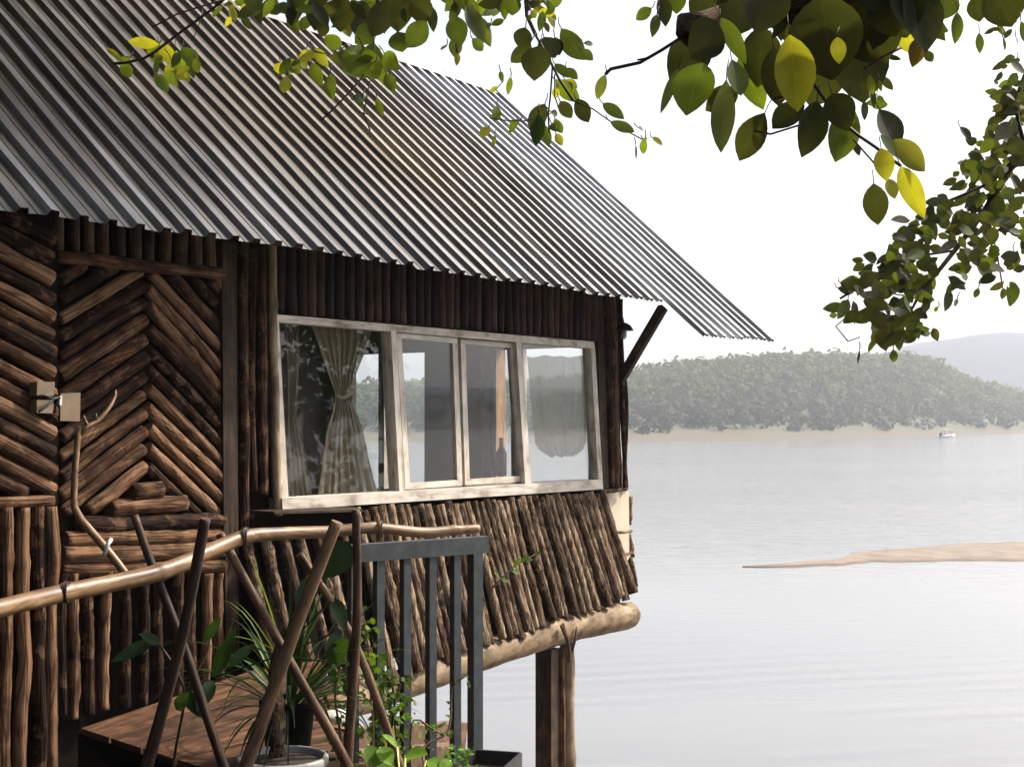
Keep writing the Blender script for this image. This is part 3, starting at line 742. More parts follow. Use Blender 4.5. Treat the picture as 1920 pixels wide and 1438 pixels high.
# eave brace
mb = MB(); mb.bar(W(1166,708,0.03), R(1243,577,-0.05), 0.075, 0.06, u); build(mb, 'brace', M_post, label='dark slanting strut under the eave')
mb = MB(); mb.bar(P(S_END-0.1, 0.02, W(1166,705).z), P(S_END-0.1,0.02,W(1166,705).z-0.08), 0.05, 0.05, u); build(mb, 'brace_foot', M_post)

# ---- skirt of slanting bark logs
mb = MB()
s = sof(W(452,980)); 
while s < sof(W(1122,920)):
    t = (s-sof(W(640,960)))/(sof(W(1120,920))-sof(W(640,960)))
    pxs = A0+u*s; px = 960+F*pxs.x/pxs.y
    ztop = W(px, boty(px)).z+rng.uniform(-0.03,0.0)-0.01
    zbot = -1.72+0.20*max(0,min(1,t))+rng.uniform(-0.05,0.04)
    ee = 0.36+rng.uniform(-0.03,0.03)
    lean = rng.uniform(-0.02,0.02)
    r = rng.uniform(0.031,0.041)
    if px < 640: ztop -= 0.10
    mb.log(P(s, 0.035+0.012*rng.random(), ztop), P(s+lean, ee, zbot), r, r*rng.uniform(0.8,1.05), seg=12, rough=0.16, wob=0.007, step=0.022, freq=42)
    s += r*2*(rng.uniform(1.06,1.25) if px > 650 else rng.uniform(1.5,2.2))  # left logs spaced wider so the dark backing gives that stretch its shade
build(mb, 'slanted_skirt', M_bark, label='slanting skirt of rough bark logs under the window')
# black backing of skirt; stands in for shade between the sparse left logs
mb = MB(); sA = sof(W(452,980)); sB = sof(W(1118,920))
mb.hexa([P(sA,-0.02,zb-0.03),P(sB,-0.02,zb-0.06),P(sB,0.24,-1.45),P(sA,0.24,-1.6)],[P(sA,-0.04,zb-0.03),P(sB,-0.04,zb-0.06),P(sB,0.21,-1.46),P(sA,0.21,-1.61)])
build(mb, 'skirt_backing', M_dark)
# cream end board, battens and ragged bark at the corner
mb = MB(); slab([(1122,924),(1179,916),(1180,1045),(1160,1080)], -0.03, 0.0, mb); build(mb, 'end_board', M_cream, label='cream triangular board at the corner under the window')
for (a, b, r) in (((1122,921),(1176,916),0.022), ((1152,998),(1184,994),0.018), ((1150,1052),(1186,1036),0.022)):
    mb = MB(); mb.log(W(*a,0.06), W(*b,0.06), r, r*0.6, seg=8, rough=0.35, wob=0.01, step=0.03)
    build(mb, 'batten', M_bark)
mb = MB()
for (a, b, r) in (((1178,930),(1181,985),0.03), ((1177,1000),(1186,1045),0.03), ((1180,1045),(1187,1100),0.035), ((1172,1075),(1186,1108),0.04)):
    mb.log(W(*a,-0.03), W(*b,-0.02), r, r*0.8, seg=8, rough=0.5, wob=0.015, step=0.03, freq=30)
build(mb, 'bark_edging', M_bark)
# floor beam
mb = MB()
mb.tube([W(560,1345,0.28), W(740,1288,0.28), W(905,1228,0.28), W(1060,1178,0.29), W(1150,1158,0.30), W(1180,1152,0.30), W(1189,1150,0.30)], [0.105,0.105,0.11,0.115,0.12,0.11,0.045], 16, 0.07, 0.08, 0.5, 6)
build(mb, 'floor_beam', M_beam, label='thick pale round beam under the slanted skirt')
# stilts; the front post's lit right side is a separate log in paler wood
mb = MB(); a = W(1028,1212,0.20); s0 = sof(W(1004,1300,0.05)); s1 = sof(W(1050,1300,0.2))
zt_ = W(1028,1220,0.2).z
mb.hexa([P(s0,0.05,-7.2),P(s1,0.05,-7.2),P(s1,0.20,-7.2),P(s0,0.20,-7.2)],[P(s0,0.05,zt_),P(s1,0.05,zt_),P(s1,0.20,zt_),P(s0,0.20,zt_)],0.3)
build(mb, 'stilt', M_stick, label='dark squared stilt post under the floor beam')
mb = MB(); q = W(1064,1205,0.16); mb.log(Vector((q.x,q.y,-7.2)), q, 0.065, 0.06, seg=14, rough=0.1, wob=0.012, step=0.08)
build(mb, 'stilt', M_beam, label='round log in paler wood standing for the lit right side of the stilt')
mb = MB(); q2 = W(1053,1215,0.2); mb.log(Vector((q2.x,q2.y,-7.2)), q2, 0.03, seg=10, rough=0.1, step=0.08)
build(mb, 'stilt', M_log, label='thin pole between the squared post and the round log')
mb = MB()
for (ss, ee) in ((-0.6,-0.2), (-0.6,-3.1), (S_END-0.3,-3.1), (1.6,-3.1), (-4,-3.1)):
    mb = MB(); q = P(ss, ee, FLOORZ-0.1); mb.log(Vector((q.x,q.y,-7.5)), q, 0.12, seg=12, step=0.3)
    build(mb, 'stilt', M_post)
mb = MB()
pts = [W(1056,1168,0.42), W(1064,1200,0.44), W(1070,1222,0.40), W(1078,1200,0.44), W(1082,1175,0.42)]
mb.tube(pts, 0.012, 6, step=0.03); mb.tube([W(1052,1172,0.43), W(1066,1210,0.43), W(1067,1240,0.36)], 0.014, 6, step=0.03)
build(mb, 'rope_binding', M_stick, label='rope lashing the beam to the stilt')

# ---- chevron door
def clip_log(mb, side, y0, sl, r, e):
    """log starting on the seam at photo row y0, running with slope sl; clipped to the door's rectangle"""
    seam = 272.0; xe = 110.0 if side < 0 else 413.0
    y1 = y0+sl*abs(xe-seam)
    pts = []
    def lint(x): return 492+(x-108)*0.112
    xs = seam+side*3; ys = y0
    if ys < lint(xs):
        # move along the log until below the lintel
        k = (lint(seam)-y0)/(sl-side*0.112); xs = seam+side*k; ys = y0+sl*k
        if (xs-xe)*side > -14: return
    ye = y1
    if ye > 962:
        k = (962-y0)/sl; xe = seam+side*k; ye = 962
        if k < 14: return
    mb.log(W(xs, ys, e), W(xe, ye, e), r, r*rng.uniform(0.85,1.05), seg=12, rough=0.12, wob=0.008, step=0.04)
mb = MB(); y = 508-36*3
while y < 905:
    f = (y-508)/400; clip_log(mb, -1, y, 0.60+0.22*f, rng.uniform(0.033,0.043), rng.uniform(-0.005,0.015)); y += rng.uniform(32, 37)
y = 508-120
while y < 905:
    f = max(0,(y-508)/400); clip_log(mb, 1, y, 1.10-0.22*f, rng.uniform(0.032,0.041), rng.uniform(-0.005,0.015)); y += rng.uniform(35, 40)
# horizontal short logs at the foot
for (xa, xb, yy, r) in ((247,300,918,0.05), (205,345,947,0.05), (150,415,978,0.045), (118,416,1006,0.045), (112,416,1036,0.055), (112,416,1066,0.045)):
    mb.log(W(xa,yy+4,0.02), W(xb,yy-3,0.02), r, seg=12, rough=0.12, wob=0.008, step=0.04)
build(mb, 'door', M_log, label='door panel of logs laid in a herringbone pattern')
mb = MB(); mb.log(W(104,482,0.05), W(417,513,0.05), 0.036, seg=10, rough=0.06, step=0.08); build(mb, 'lintel', M_log)
mb = MB()
for xx in (120, 137,166,202,233,268,295,330,358,386,408):
    yb = 1345-(xx-110)*0.14
    mb.log(W(xx,1074,0.03), W(xx+rng.uniform(-3,3),yb,0.03), rng.uniform(0.025,0.034), seg=12, rough=0.22, wob=0.014, step=0.03, freq=22)
build(mb, 'log_cladding', M_log, label='short vertical logs below the herringbone door')
mb = MB(); slab([(96,440),(108,440),(110,1350),(100,1350)], -0.04, 0.10, mb, 0.1); build(mb, 'door_jamb', M_dark)

# ---- wall panel left of the door, standing forward
EL = 0.30
mb = MB(); slab([(-260,330),(99,380),(99,1640),(-260,1700)], 0.0, EL-0.05, mb); build(mb, 'wall', M_dark)
mb = MB(); y = 398
while y < 925:
    r = rng.uniform(0.036,0.046)
    x0 = -160; ya = y-150*0.52; yb = y+98*0.52
    xb_ = 97; 
    if yb > 928: 
        xb_ = (928-y)/0.52; yb = 928
    mb.log(W(x0, y+x0*0.52, EL), W(xb_, yb, EL), r, seg=12, rough=0.12, wob=0.008, step=0.05)
    y += rng.uniform(33, 38)
mb.log(W(-160,948,EL+0.01), W(98,938,EL+0.01), 0.03, seg=10, step=0.05)
build(mb, 'slanted_log_panel', M_log, label='slanting log panel left of the door')
mb = MB()
for xx in (-130,-98,-70,-45,-18,10,42,73,95):
    mb.log(W(xx,950,EL+0.01), W(xx+rng.uniform(-3,3),1640,EL+0.01), rng.uniform(0.029,0.036), seg=12, rough=0.14, wob=0.014, step=0.04)
build(mb, 'log_cladding', M_log, label='tall vertical logs at the left edge')

# ledge under the window, left
mb = MB(); a = W(466,961,0.02); b = W(655,978,0.02); b.z = a.z-0.02
mb.hexa([a, b, b+n*0.12+Vz*-0.02, a+n*0.22], [a+Vz*0.015, b+Vz*0.015, b+n*0.12+Vz*-0.005, a+n*0.22+Vz*0.015], 0.1)
build(mb, 'ledge', M_post, label='thin dark ledge below the window corner')

# ------------------------------------------------------------------ curtains
def curtain(name, label, rows, e, folds, amp, mat, tie=None, nx=70, ny=44):
    """rows: (py, xl, xr) photo rows read on the plane e behind the glass"""
    mb = MB()
    for j in range(ny+1):
        t = j/ny; yy = rows[0][0]+(rows[-1][0]-rows[0][0])*t
        xl = lerp_tab([(r[0], r[1]) for r in rows], yy); xr = lerp_tab([(r[0], r[2]) for r in rows], yy)
        wd = (xr-xl)
        for i in range(nx+1):
            q = i/nx; ph = q*folds*2*pi+1.3*noise.noise((q*4, t*1.5, 7))
            a = amp*(0.6+0.6*noise.noise((q*6, 0, 2)))
            mb.v.append(W(xl+wd*q, yy+4*noise.noise((q*5,t,0)), e+a*sin(ph)+a*0.3*sin(ph*2.3+t*2)))
    for j in range(ny):
        for i in range(nx):
            k = j*(nx+1)+i; mb.face([k,k+1,k+nx+2,k+nx+1])
    return mb
mbc = curtain('c','',[(608,583,700),(650,598,688),(700,615,668),(735,628,660),(748,629,660),(770,624,668),(810,612,682),(870,604,694),(945,594,714)], -0.16, 8, 0.022, None)
ct = thing('curtain', 'sheer beige curtain tied at its waist behind the left pane', 'curtain', W(645,945,-0.16))
mbc.build('drape', M_cloth, ct)
mb = MB(); mb.tube([W(630,741,-0.12), W(640,746,-0.11), W(652,742,-0.11), W(659,738,-0.14)], 0.012, 8, step=0.02); mb.build('tieback', M_cloth, ct)
mbc = curtain('c','',[(610,534,562),(700,540,560),(780,540,556),(800,540,560),(860,541,574),(945,545,588)], -0.22, 4, 0.015, None, nx=30)
tag(mbc.build('curtain', M_cloth2), 'narrow grey sheer curtain at the far left edge of the window', 'curtain')
mbc = curtain('c','',[(668,988,1104),(760,996,1102),(830,1003,1098),(845,1012,1092),(856,1030,1075)], -0.14, 5, 0.018, None)
tag(mbc.build('curtain', M_cloth2), 'swagged beige curtain hanging behind the rightmost pane', 'curtain')
# bottle standing on the inner sill
b0 = W(940, 893, -0.25); mb = MB()
mb.tube([b0, b0+Vz*0.01, b0+Vz*0.19, b0+Vz*0.24, b0+Vz*0.30, b0+Vz*0.31], [0.035,0.045,0.045,0.018,0.016,0.017], 14)
tag(mb.build('bottle', plain('dark_glass', (0.08,0.03,0.012), 0.15, 0, 0.1, 3)), 'dark brown bottle standing behind the third window pane', 'bottle')
mb = MB(); slab([(533,938),(1126,900),(1126,905),(533,943)], -0.32, -0.045, mb); build(mb, 'inner_sill', M_frame)

# ------------------------------------------------------------------ fixtures on the wall
t = thing('wall_lamp', 'small dark dome lamp hanging at the lake-side corner of the hut', 'lamp', W(1166,612,0.06))
mb = MB(); q = W(1170,617,0.06)
mb.tube([q+Vz*-0.015, q, q+Vz*0.03, q+Vz*0.05, q+Vz*0.055], [0.085,0.08,0.06,0.03,0.01], 16); mb.build('lamp_shade', M_black, t)
mb = MB(); mb.tube([q+Vz*-0.09, q+Vz*-0.07, q+Vz*-0.03, q+Vz*-0.01], [0.008,0.026,0.026,0.012], 12); mb.build('bulb', M_silver, t)
mb = MB(); mb.tube([q+Vz*0.05, q+Vz*0.12-n*0.02, q+Vz*0.16-n*0.05], 0.007, 6); mb.build('bracket', M_black, t)
t = thing('meter_box', 'tan square box on the slanted logs left of the door jamb', 'box', W(85,745,EL+0.06))
mb = MB(); slab([(70,716),(103,716),(101,742),(69,742)], EL+0.03, EL+0.09, mb); slab([(69,750),(101,750),(99,775),(69,774)], EL+0.03, EL+0.08, mb); mb.build('casing', M_lbox, t)
mb = MB(); mb.tube([W(70,743,EL+0.1), W(85,741,EL+0.115), W(100,748,EL+0.1), W(112,745,EL+0.08), W(104,762,EL+0.06), W(106,790,EL)], 0.006, 6, step=0.02); mb.tube([W(72,772,EL+0.1), W(88,762,EL+0.11), W(98,748,EL+0.1)], 0.005, 6, step=0.02); mb.build('cable', M_wire, t)
t = thing('switch_box', 'larger tan box fixed on the door beside the jamb', 'box', W(133,762,0.1))
mb = MB(); slab([(114,738),(151,736),(150,790),(113,789)], 0.05, 0.13, mb); mb.build('casing', M_lbox, t)
mb = MB(); slab([(112,742),(117,742),(116,760),(112,760)], 0.13, 0.14, mb); mb.build('latch', M_silver, t)
# crooked branch leaning in front of the door
t = thing('crooked_branch', 'crooked bare branch leaning against the herringbone door', 'branch', W(235,1075,0.1))
mb = MB(); mb.tube([W(252,1100,0.40), W(230,1068,0.35), W(190,1018,0.25), W(150,972,0.20), W(139,950,0.18), W(141,880,0.16), W(146,820,0.15), W(152,800,0.15)], [0.024,0.023,0.022,0.021,0.019,0.017,0.016,0.013], 10, 0.08, 0.04); mb.build('stem', M_bamboo, t)
mb = MB(); mb.tube([W(150,815,0.15), W(162,800,0.17), W(182,790,0.17), W(204,765,0.17), W(216,742,0.15), W(217,730,0.15)], [0.016,0.014,0.012,0.011,0.009,0.003], 8, 0.08, 0.03); mb.tube([W(166,800,0.17), W(159,788,0.18), W(157,778,0.18)], [0.009,0.008,0.003], 8, 0, 0.03); mb.tube([W(182,790,0.17), W(180,775,0.18)], [0.008,0.003], 8, 0, 0.03); mb.build('twig', M_bamboo, t)
mb = MB(); mb.tube([W(196,1040,0.36), W(201,1022,0.37), W(209,1010,0.37)], 0.012, 6, 0, 0.03); mb.build('tape', M_silver, t)

# ------------------------------------------------------------------ deck, lower terrace
SUR = FLOORZ
def onz(px, py, z=SUR): r = ray(px, py); return r*(z/r.z)
mb = MB()
a = W(112,1358,0.0); a.z = SUR; c1 = onz(150,1363); c2 = onz(377,1437); dn = (c2-c1).normalized()
far_l = P(sof(W(112,1350)), -0.02, SUR); far_r = P(sof(W(600,1300)), -0.02, SUR)
edge_end = c1+dn*2.6
pr = at(705, 1476, 5.6); pr.z = SUR; far_r = W(592, 1300, 0.02); far_r.z = SUR; pr = far_r+(pr-far_r)*1.9
NPL = 9
for i in range(NPL):
    t0 = i/NPL+0.004; t1 = (i+1)/NPL-0.004
    L0 = c1.lerp(edge_end, t0); L1 = c1.lerp(edge_end, t1); R0_ = far_r.lerp(pr, t0); R1 = far_r.lerp(pr, t1)
    dz = Vz*rng.uniform(-0.004, 0.0)
    q = [L0+dz, R0_+dz, R1+dz, L1+dz]; mb.hexa([x_-Vz*0.03 for x_ in q], q)
deck = mb.build('deck', M_deck, None, kind='structure')
mb = MB(); q = [c1-Vz*0.034+dn*-0.02, far_r-Vz*0.034, pr-Vz*0.034, edge_end-Vz*0.034]; mb.hexa([x_-Vz*0.25 for x_ in q], q); mb.build('deck_joists', M_dark, None, kind='structure')
TZ = -1.85
# dark terrace under the camera, ending at the railing line
RD = Vector((0.8,0.6,0)); RNm = Vector((0.6,-0.8,0))
RE = at(891, HOR, 6.4); RE.z = 0
def onr(px, z):           # point on the railing's vertical plane at photo column px
    r = ray(px, HOR); t_ = RNm.dot(RE)/RNm.dot(r); q = r*t_; return Vector((q.x, q.y, z))
mb = MB(); r0 = onr(940, TZ); r1 = RE-RD*3.2; 
q = [Vector((-4.5,-2.5,TZ)), Vector((0.25,-2.5,TZ)), Vector((r0.x,r0.y,TZ)), Vector((r1.x,r1.y,TZ)), ]
mb.hexa([x_-Vz*0.1 for x_ in q], q)
mb.build('terrace', M_dark, None, kind='structure')

# ------------------------------------------------------------------ metal railing
t = thing('metal_railing', 'grey steel railing with square balusters below the window', 'railing', (RE.x, RE.y, SUR))
RZ = -(1006-HOR)/F*6.4
L_ = 0.80
mb = MB(); mb.box(RE-RD*(L_/2-0.03)+Vz*(RZ-0.038), RD*(L_+0.06), RNm*0.05, Vz*0.076); mb.build('top_rail', M_steel, t)
mb = MB(); q = RE+Vz*0; mb.hexa([Vector((q.x,q.y,0))+RD*a_+RNm*b_+Vz*-1.80 for a_,b_ in ((-.026,-.026),(.026,-.026),(.026,.026),(-.026,.026))],[Vector((q.x,q.y,0))+RD*a_+RNm*b_+Vz*(RZ-0.077) for a_,b_ in ((-.026,-.026),(.026,-.026),(.026,.026),(-.026,.026))]); mb.build('post', M_steel, t)
for px in (854, 808, 760, 710, 662):
    q = onr(px, 0); mb = MB(); mb.box(Vector((q.x,q.y,(RZ-0.077-1.80)/2)), RD*0.038, RNm*0.038, Vz*(1.80+RZ-0.077)); mb.build('baluster', M_steel, t)
mb = MB(); mb.box(RE-RD*(L_/2-0.03)+Vz*-1.83, RD*(L_+0.06), RNm*0.06, Vz*0.05); mb.build('bottom_rail', M_steel, t)

# black open trough at the railing foot
t = thing('trough', 'black metal planter trough at the foot of the grey railing', 'planter', at(880,1440,5.9))
mb = MB()
A = [at(780,1432,5.6), at(893,1405,6.05), at(974,1422,6.0), at(880,1470,5.3)]
for p_1 in A: p_1.z = A[1].z
thk = 0.012
for i in range(4):
    p0, p1 = A[i], A[(i+1)%4]; nn_ = (p1-p0).cross(Vz).normalized()*thk
    mb.hexa([p0-Vz*0.22, p1-Vz*0.22, p1-Vz*0.22-nn_, p0-Vz*0.22-nn_],[p0, p1, p1-nn_, p0-nn_])
mb.build('casing', M_black, t)
mb = MB(); mb.hexa([p_1-Vz*0.20 for p_1 in A],[p_1-Vz*0.06 for p_1 in A]); mb.build('soil', M_soil, t)

# weathered timbers and a rock seen through the railing
mb = MB(); mb.bar(at(640,1410,6.6), at(860,1392,7.3), 0.10, 0.22); mb.bar(at(655,1445,6.4), at(850,1428,6.9), 0.10, 0.18)
tag(mb.build('old_timber', M_brick), 'weathered brown timber lying low behind the railing', 'timber')
mb = MB()
for q in IV:
    d = 1+0.3*noise.noise(q*1.8); mb.v.append(at(628,1345,6.9)+Vector((q.x*0.09*d, q.y*0.09*d, q.z*0.045*d)))
for f in IF: mb.face(list(f))
for k_ in range(1): mb.tube([at(628,1352,6.9), at(632,1500,6.9)], [0.07,0.075], 10, 0.1, 0.05)
tag(mb.build('stump', M_rock), 'pale weathered stump behind the crossed sticks', 'stump')

# ------------------------------------------------------------------ rustic bamboo fence
t = thing('bamboo_fence', 'rustic fence of crossed sticks under a long bent bamboo rail', 'fence', at(450,1500,5.4))
mb = MB()
rail = [(-120,1172,4.15),(0,1140,4.4),(125,1110,4.7),(300,1072,5.05),(400,1030,5.3),(462,1006,5.45),(530,1000,5.6),(620,996,5.75),(700,990,5.85),(790,998,5.98),(850,994,6.08),(897,991,6.15)]
pts = [at(*q) for q in rail]
kn = []; acc = 0; 
for i in range(1, len(pts)):
    acc += (pts[i]-pts[i-1]).length
    if i in (2,3,5,8,10): kn.append(acc)
mb.tube(pts, [0.029,0.029,0.031,0.032,0.030,0.029,0.026,0.025,0.024,0.023,0.022,0.019], 14, 0.05, 0.02, 0.6, 6, knots=kn)
mb.build('rail', M_bamboo, t)
def fstick(pp, w_, mat=M_stick, rgh=0.06):
    mb = MB(); mb.tube([at(*q) for q in pp], [w_*(1.0-0.08*i) for i in range(len(pp))], 12, rgh, 0.04, None, 8); mb.build('crossed_stick', mat, t)
fstick([(250,1545,5.15),(275,1438,5.12),(340,1200,5.06),(385,972,4.98)], 0.025)
fstick([(455,1520,5.25),(420,1438,5.22),(345,1215,5.16),(285,1060,5.14),(252,966,5.14)], 0.021)
fstick([(690,1520,5.62),(640,1412,5.58),(528,1212,5.52),(412,1000,5.50)], 0.023)
fstick([(430,1520,5.55),(460,1438,5.52),(555,1175,5.48),(632,978,5.46)], 0.031)
fstick([(650,1520,5.74),(652,1420,5.72),(664,1250,5.70),(670,1120,5.68),(667,955,5.66)], 0.024)
fstick([(795,1520,5.95),(752,1438,5.90),(662,1199,5.82),(561,1038,5.78)], 0.021)
for (x_, y_, d_) in ((461,1006,5.43), (714,992,5.85), (125,1110,4.68)):
    mb = MB(); c_ = at(x_, y_, d_)
    for k_ in range(3):
        ring = [c_+Vector((0.006*k_-0.006, 0, 0))+(Vz*cos(a_)+Vector((0,1,0))*sin(a_))*0.034 for a_ in [i*pi/6 for i in range(13)]]
        mb.tube(ring, 0.004, 5, caps=False)
    mb.build('wire_binding', M_stick, t)

# ------------------------------------------------------------------ pots and plants
G1 = (0.022,0.055,0.012); G2 = (0.04,0.09,0.018); G3 = (0.13,0.24,0.03); GD = (0.013,0.032,0.010)
def strap(mb, base, d, L, w_, droop, col, n_=10):
    pts = []; p = Vector(base); d = Vector(d).normalized(); side = d.cross(Vz).normalized()
    if side.length < 0.1: side = Vector((1,0,0))
    k = len(mb.v); 
    for i in range(n_+1):
        t_ = i/n_; wd = w_*(0.6+0.8*t_*(1-t_)*2)*(1-t_**4)*0.5+0.0005
        nr = side.cross(d).normalized()
        mb.v += [p-side*wd+nr*wd*0.4, p, p+side*wd+nr*wd*0.4]
        p = p+d*L/n_; d = (d-Vz*droop*(0.3+1.4*t_)/n_).normalized()
    for i in range(n_):
        a_ = k+i*3
        for o in (0,1): mb.face([a_+o,a_+o+1,a_+o+4,a_+o+3],[(o*.5,0),((o+1)*.5,0),((o+1)*.5,1),(o*.5,1)],0.5,col)
def pot(center, r_top, r_bot, h, mat, t):
    mb = MB(); c_ = Vector(center)
    mb.lathe(c_, [(0.001,-h), (r_bot,-h), ((r_bot+r_top)/2*1.02,-h*0.5), (r_top*0.97,-0.045), (r_top*1.02,-0.04), (r_top*1.05,-0.03), (r_top*1.05,-0.006), (r_top*1.02,0), (r_top*0.95,0), (r_top*0.93,-0.006), (r_top*0.9,-0.05), (0.001,-0.05)])
    mb.build('pot', mat, t)
    mb = MB(); mb.lathe(c_, [(r_top*0.915,-0.048), (r_top*0.91,-0.024), (r_top*0.5,-0.016), (0.001,-0.014)], 24); mb.build('soil', M_soil, t)
t = thing('strap_leaf_plant', 'long strap-leaved plant growing in a tall dark pot', 'plant', at(530,1500,6.1))
pc = at(540,1310,6.1)
pot(pc, 0.12, 0.09, 0.27, M_dpot, t)
mb = MB(); rs = random.Random(5)
for i in range(95):
    a_ = rs.uniform(0, 2*pi); el = rs.uniform(0.15, 1.35)
    d = Vector((cos(a_)*cos(el), sin(a_)*cos(el), sin(el)))
    g = rs.choice([G1,GD,GD,GD,(0.07,0.12,0.03)])
    strap(mb, pc+Vector((cos(a_),sin(a_),0))*0.03-Vz*0.05, d, rs.uniform(0.35,0.72), rs.uniform(0.008,0.024), rs.uniform(0.6,2.6), g)
for (a_, b_) in (((445,1130),(520,1230)), ((425,1200),(510,1215)), ((640,1090),(560,1230)), ((600,1030),(545,1220)), ((470,1040),(530,1225))):
    p0 = at(b_[0], b_[1], 6.05); p1 = at(a_[0], a_[1], 5.95); strap(mb, p0, (p1-p0)+Vz*0.05, (p1-p0).length*1.05, 0.016, 0.5, (0.12,0.18,0.05))
mb.build('foliage', M_leaf2, t)
t = thing('potted_plant', 'round white pot with dark soil and thick brown stem at the frame bottom', 'plant', at(530,1500,5.6))
pot(at(530,1416,5.7), 0.178, 0.13, 0.24, M_pot, t)
mb = MB(); mb.tube([at(520,1425,5.75), at(522,1350,5.75), at(515,1270,5.8), at(525,1200,5.85)], [0.034,0.03,0.026,0.016], 12, 0.25, 0.03); mb.build('stem', M_bark, t)
mb = MB()
for (x0,y0,x1,y1,w_,g) in ((655,1015,608,1082,60,GD),(625,1120,648,1180,30,GD),(640,1180,612,1220,22,GD),(575,1080,560,1160,26,G1),(615,1240,650,1200,40,G1),(400,1270,440,1180,26,GD),(470,1210,430,1250,22,G1)):
    mb.leaf(at(x0,y0,5.8), at(x1,y1,5.72), w_/F*5.8, Vector((0.3,-1,0.5)), g, 0.1, 0.2)
    mb.tube([at(x0,y0,5.8), at((x0+520)/2,(y0+1230)/2,5.8), at(520,1230,5.85)], 0.004, 5, step=0.04, col=G1)
mb.build('foliage', M_leaf2, t)
t = thing('dark_leaf_plant', 'low plant with broad dark leaves below the left crossed sticks', 'plant', at(300,1500,5.4))
mb = MB()
for (x0,y0,x1,y1,w_,g) in ((290,1200,210,1238,26,GD),(300,1205,265,1188,20,GD),(345,1295,385,1345,30,GD),(400,1275,370,1330,30,GD),(330,1330,350,1300,26,GD),(385,1200,410,1160,20,GD)):
    mb.leaf(at(x0,y0,5.35), at(x1,y1,5.25), w_/F*5.3, Vector((0.2,-1,0.4)), g, 0.1, 0.2)
mb.build('foliage', M_leaf2, t)
mb = MB(); mb.tube([at(310,1520,5.45), at(330,1400,5.42), at(345,1290,5.37), at(300,1210,5.35)], 0.006, 6, step=0.05); mb.tube([at(345,1300,5.38), at(390,1220,5.36), at(395,1190,5.35)], 0.005, 6, step=0.05); mb.build('stem', M_stick, t)

def vine(name, label, stems, nleaf, size, seed, cols, depth_sp=0.05, leafw=0.75):
    rs = random.Random(seed); t = thing(name, label, 'plant', stems[0][0] if not isinstance(stems[0][0], tuple) else at(*stems[0][0]))
    mbs = MB(); mbl = MB()
    for st in stems:
        P3 = [at(*q) for q in st]; mbs.tube(P3, [0.006*(1-0.1*i) for i in range(len(P3))], 5, 0, 0.03)
        k = int(nleaf/len(stems))
        for i in range(k):
            f = rs.random()*(len(P3)-1); a_ = int(f); q = P3[a_].lerp(P3[min(a_+1,len(P3)-1)], f-a_)
            dr = Vector((rs.uniform(-1,1), rs.uniform(-1,1), rs.uniform(-0.9,0.7))).normalized()
            b_ = q+Vector((rs.gauss(0,depth_sp), rs.gauss(0,depth_sp), rs.gauss(0,depth_sp)))*0.8; L = size*rs.uniform(0.6,1.4)
            mbl.leaf(b_, b_+dr*L, L*leafw, Vector((rs.uniform(-.5,.8), -1, rs.uniform(-.2,1))), rs.choice(cols), 0.15, 0.2, 4)
    mbs.build('stem', M_stick, t); mbl.build('foliage', M_leaf, t)
vine('climbing_vine', 'bright green feathery vine climbing the railing and crossed sticks', [[(690,1460,5.9),(700,1380,5.95),(695,1300,5.95),(690,1210,5.95),(685,1180,6.0)], [(740,1470,6.0),(745,1400,6.0),(738,1330,6.05),(752,1280,6.1)], [(720,1440,6.0),(740,1310,6.0),(715,1250,6.0)]], 330, 0.028, 11, [(0.06,0.13,0.015),(0.11,0.19,0.02),(0.04,0.085,0.014),(0.13,0.21,0.03)], 0.045)
vine('climbing_vine', 'thin vine with a few leaves twining on the right-hand balusters', [[(800,1460,6.0),(795,1400,6.1),(840,1370,6.15),(848,1290,6.2),(870,1270,6.2)], [(770,1440,6.0),(775,1350,6.05),(815,1370,6.1),(825,1372,6.12)]], 46, 0.026, 12, [(0.10,0.18,0.04),(0.07,0.13,0.03)], 0.02, 0.5)
vine('climbing_vine', 'small green vine around the thick vertical stick', [[(640,1460,5.85),(638,1380,5.85),(628,1300,5.85),(640,1250,5.9)]], 60, 0.028, 13, [(0.04,0.09,0.02),(0.08,0.16,0.03)], 0.04)
# heart-leaved seedlings at bottom edge
t = thing('seedling', 'bright round-leaved seedlings at the bottom edge by the railing', 'plant', at(740,1470,5.6))
mb = MB(); rs = random.Random(8)
for (x0,y0,x1,y1,w_) in ((712,1400,735,1432,36),(745,1440,700,1452,40),(690,1395,705,1440,34),(760,1415,800,1410,40),(800,1425,835,1440,34),(745,1400,720,1375,22),(845,1425,825,1440,24)):
    mb.leaf(at(x0,y0,5.6), at(x1,y1,5.55), w_/F*5.6, Vector((0.2,-0.6,1)), rs.choice([(0.14,0.27,0.03),(0.09,0.19,0.025)]), 0.1, 0.25)
    mb.tube([at(x0,y0,5.6), at((x0+760)/2,1480,5.62)], 0.003, 4)
for i in range(60):
    x0 = rs.uniform(835,880)+rs.gauss(0,6); y0 = rs.uniform(1402,1450)
    p0 = at(x0,y0,5.75); dr = Vector((rs.uniform(-1,1),rs.uniform(-1,1),rs.uniform(0,1))).normalized(); mb.leaf(p0, p0+dr*0.03, 0.014, (0.1,-0.6,1), rs.choice([(0.12,0.26,0.03),(0.08,0.19,0.02)]), 0.2, 0.2, 3)
mb.build('foliage', M_leaf, t)
t = thing('stray_twig', 'green leafy twig sticking out across the bark log skirt', 'twig', at(905,1075,9.3))
mb = MB(); mb.tube([W(925,1100,0.30), W(950,1075,0.33), W(975,1055,0.36), W(1002,1040,0.38)], [0.008,0.006,0.004,0.003], 6, 0, 0.03); mb.build('stem', M_stick, t)
mb = MB()
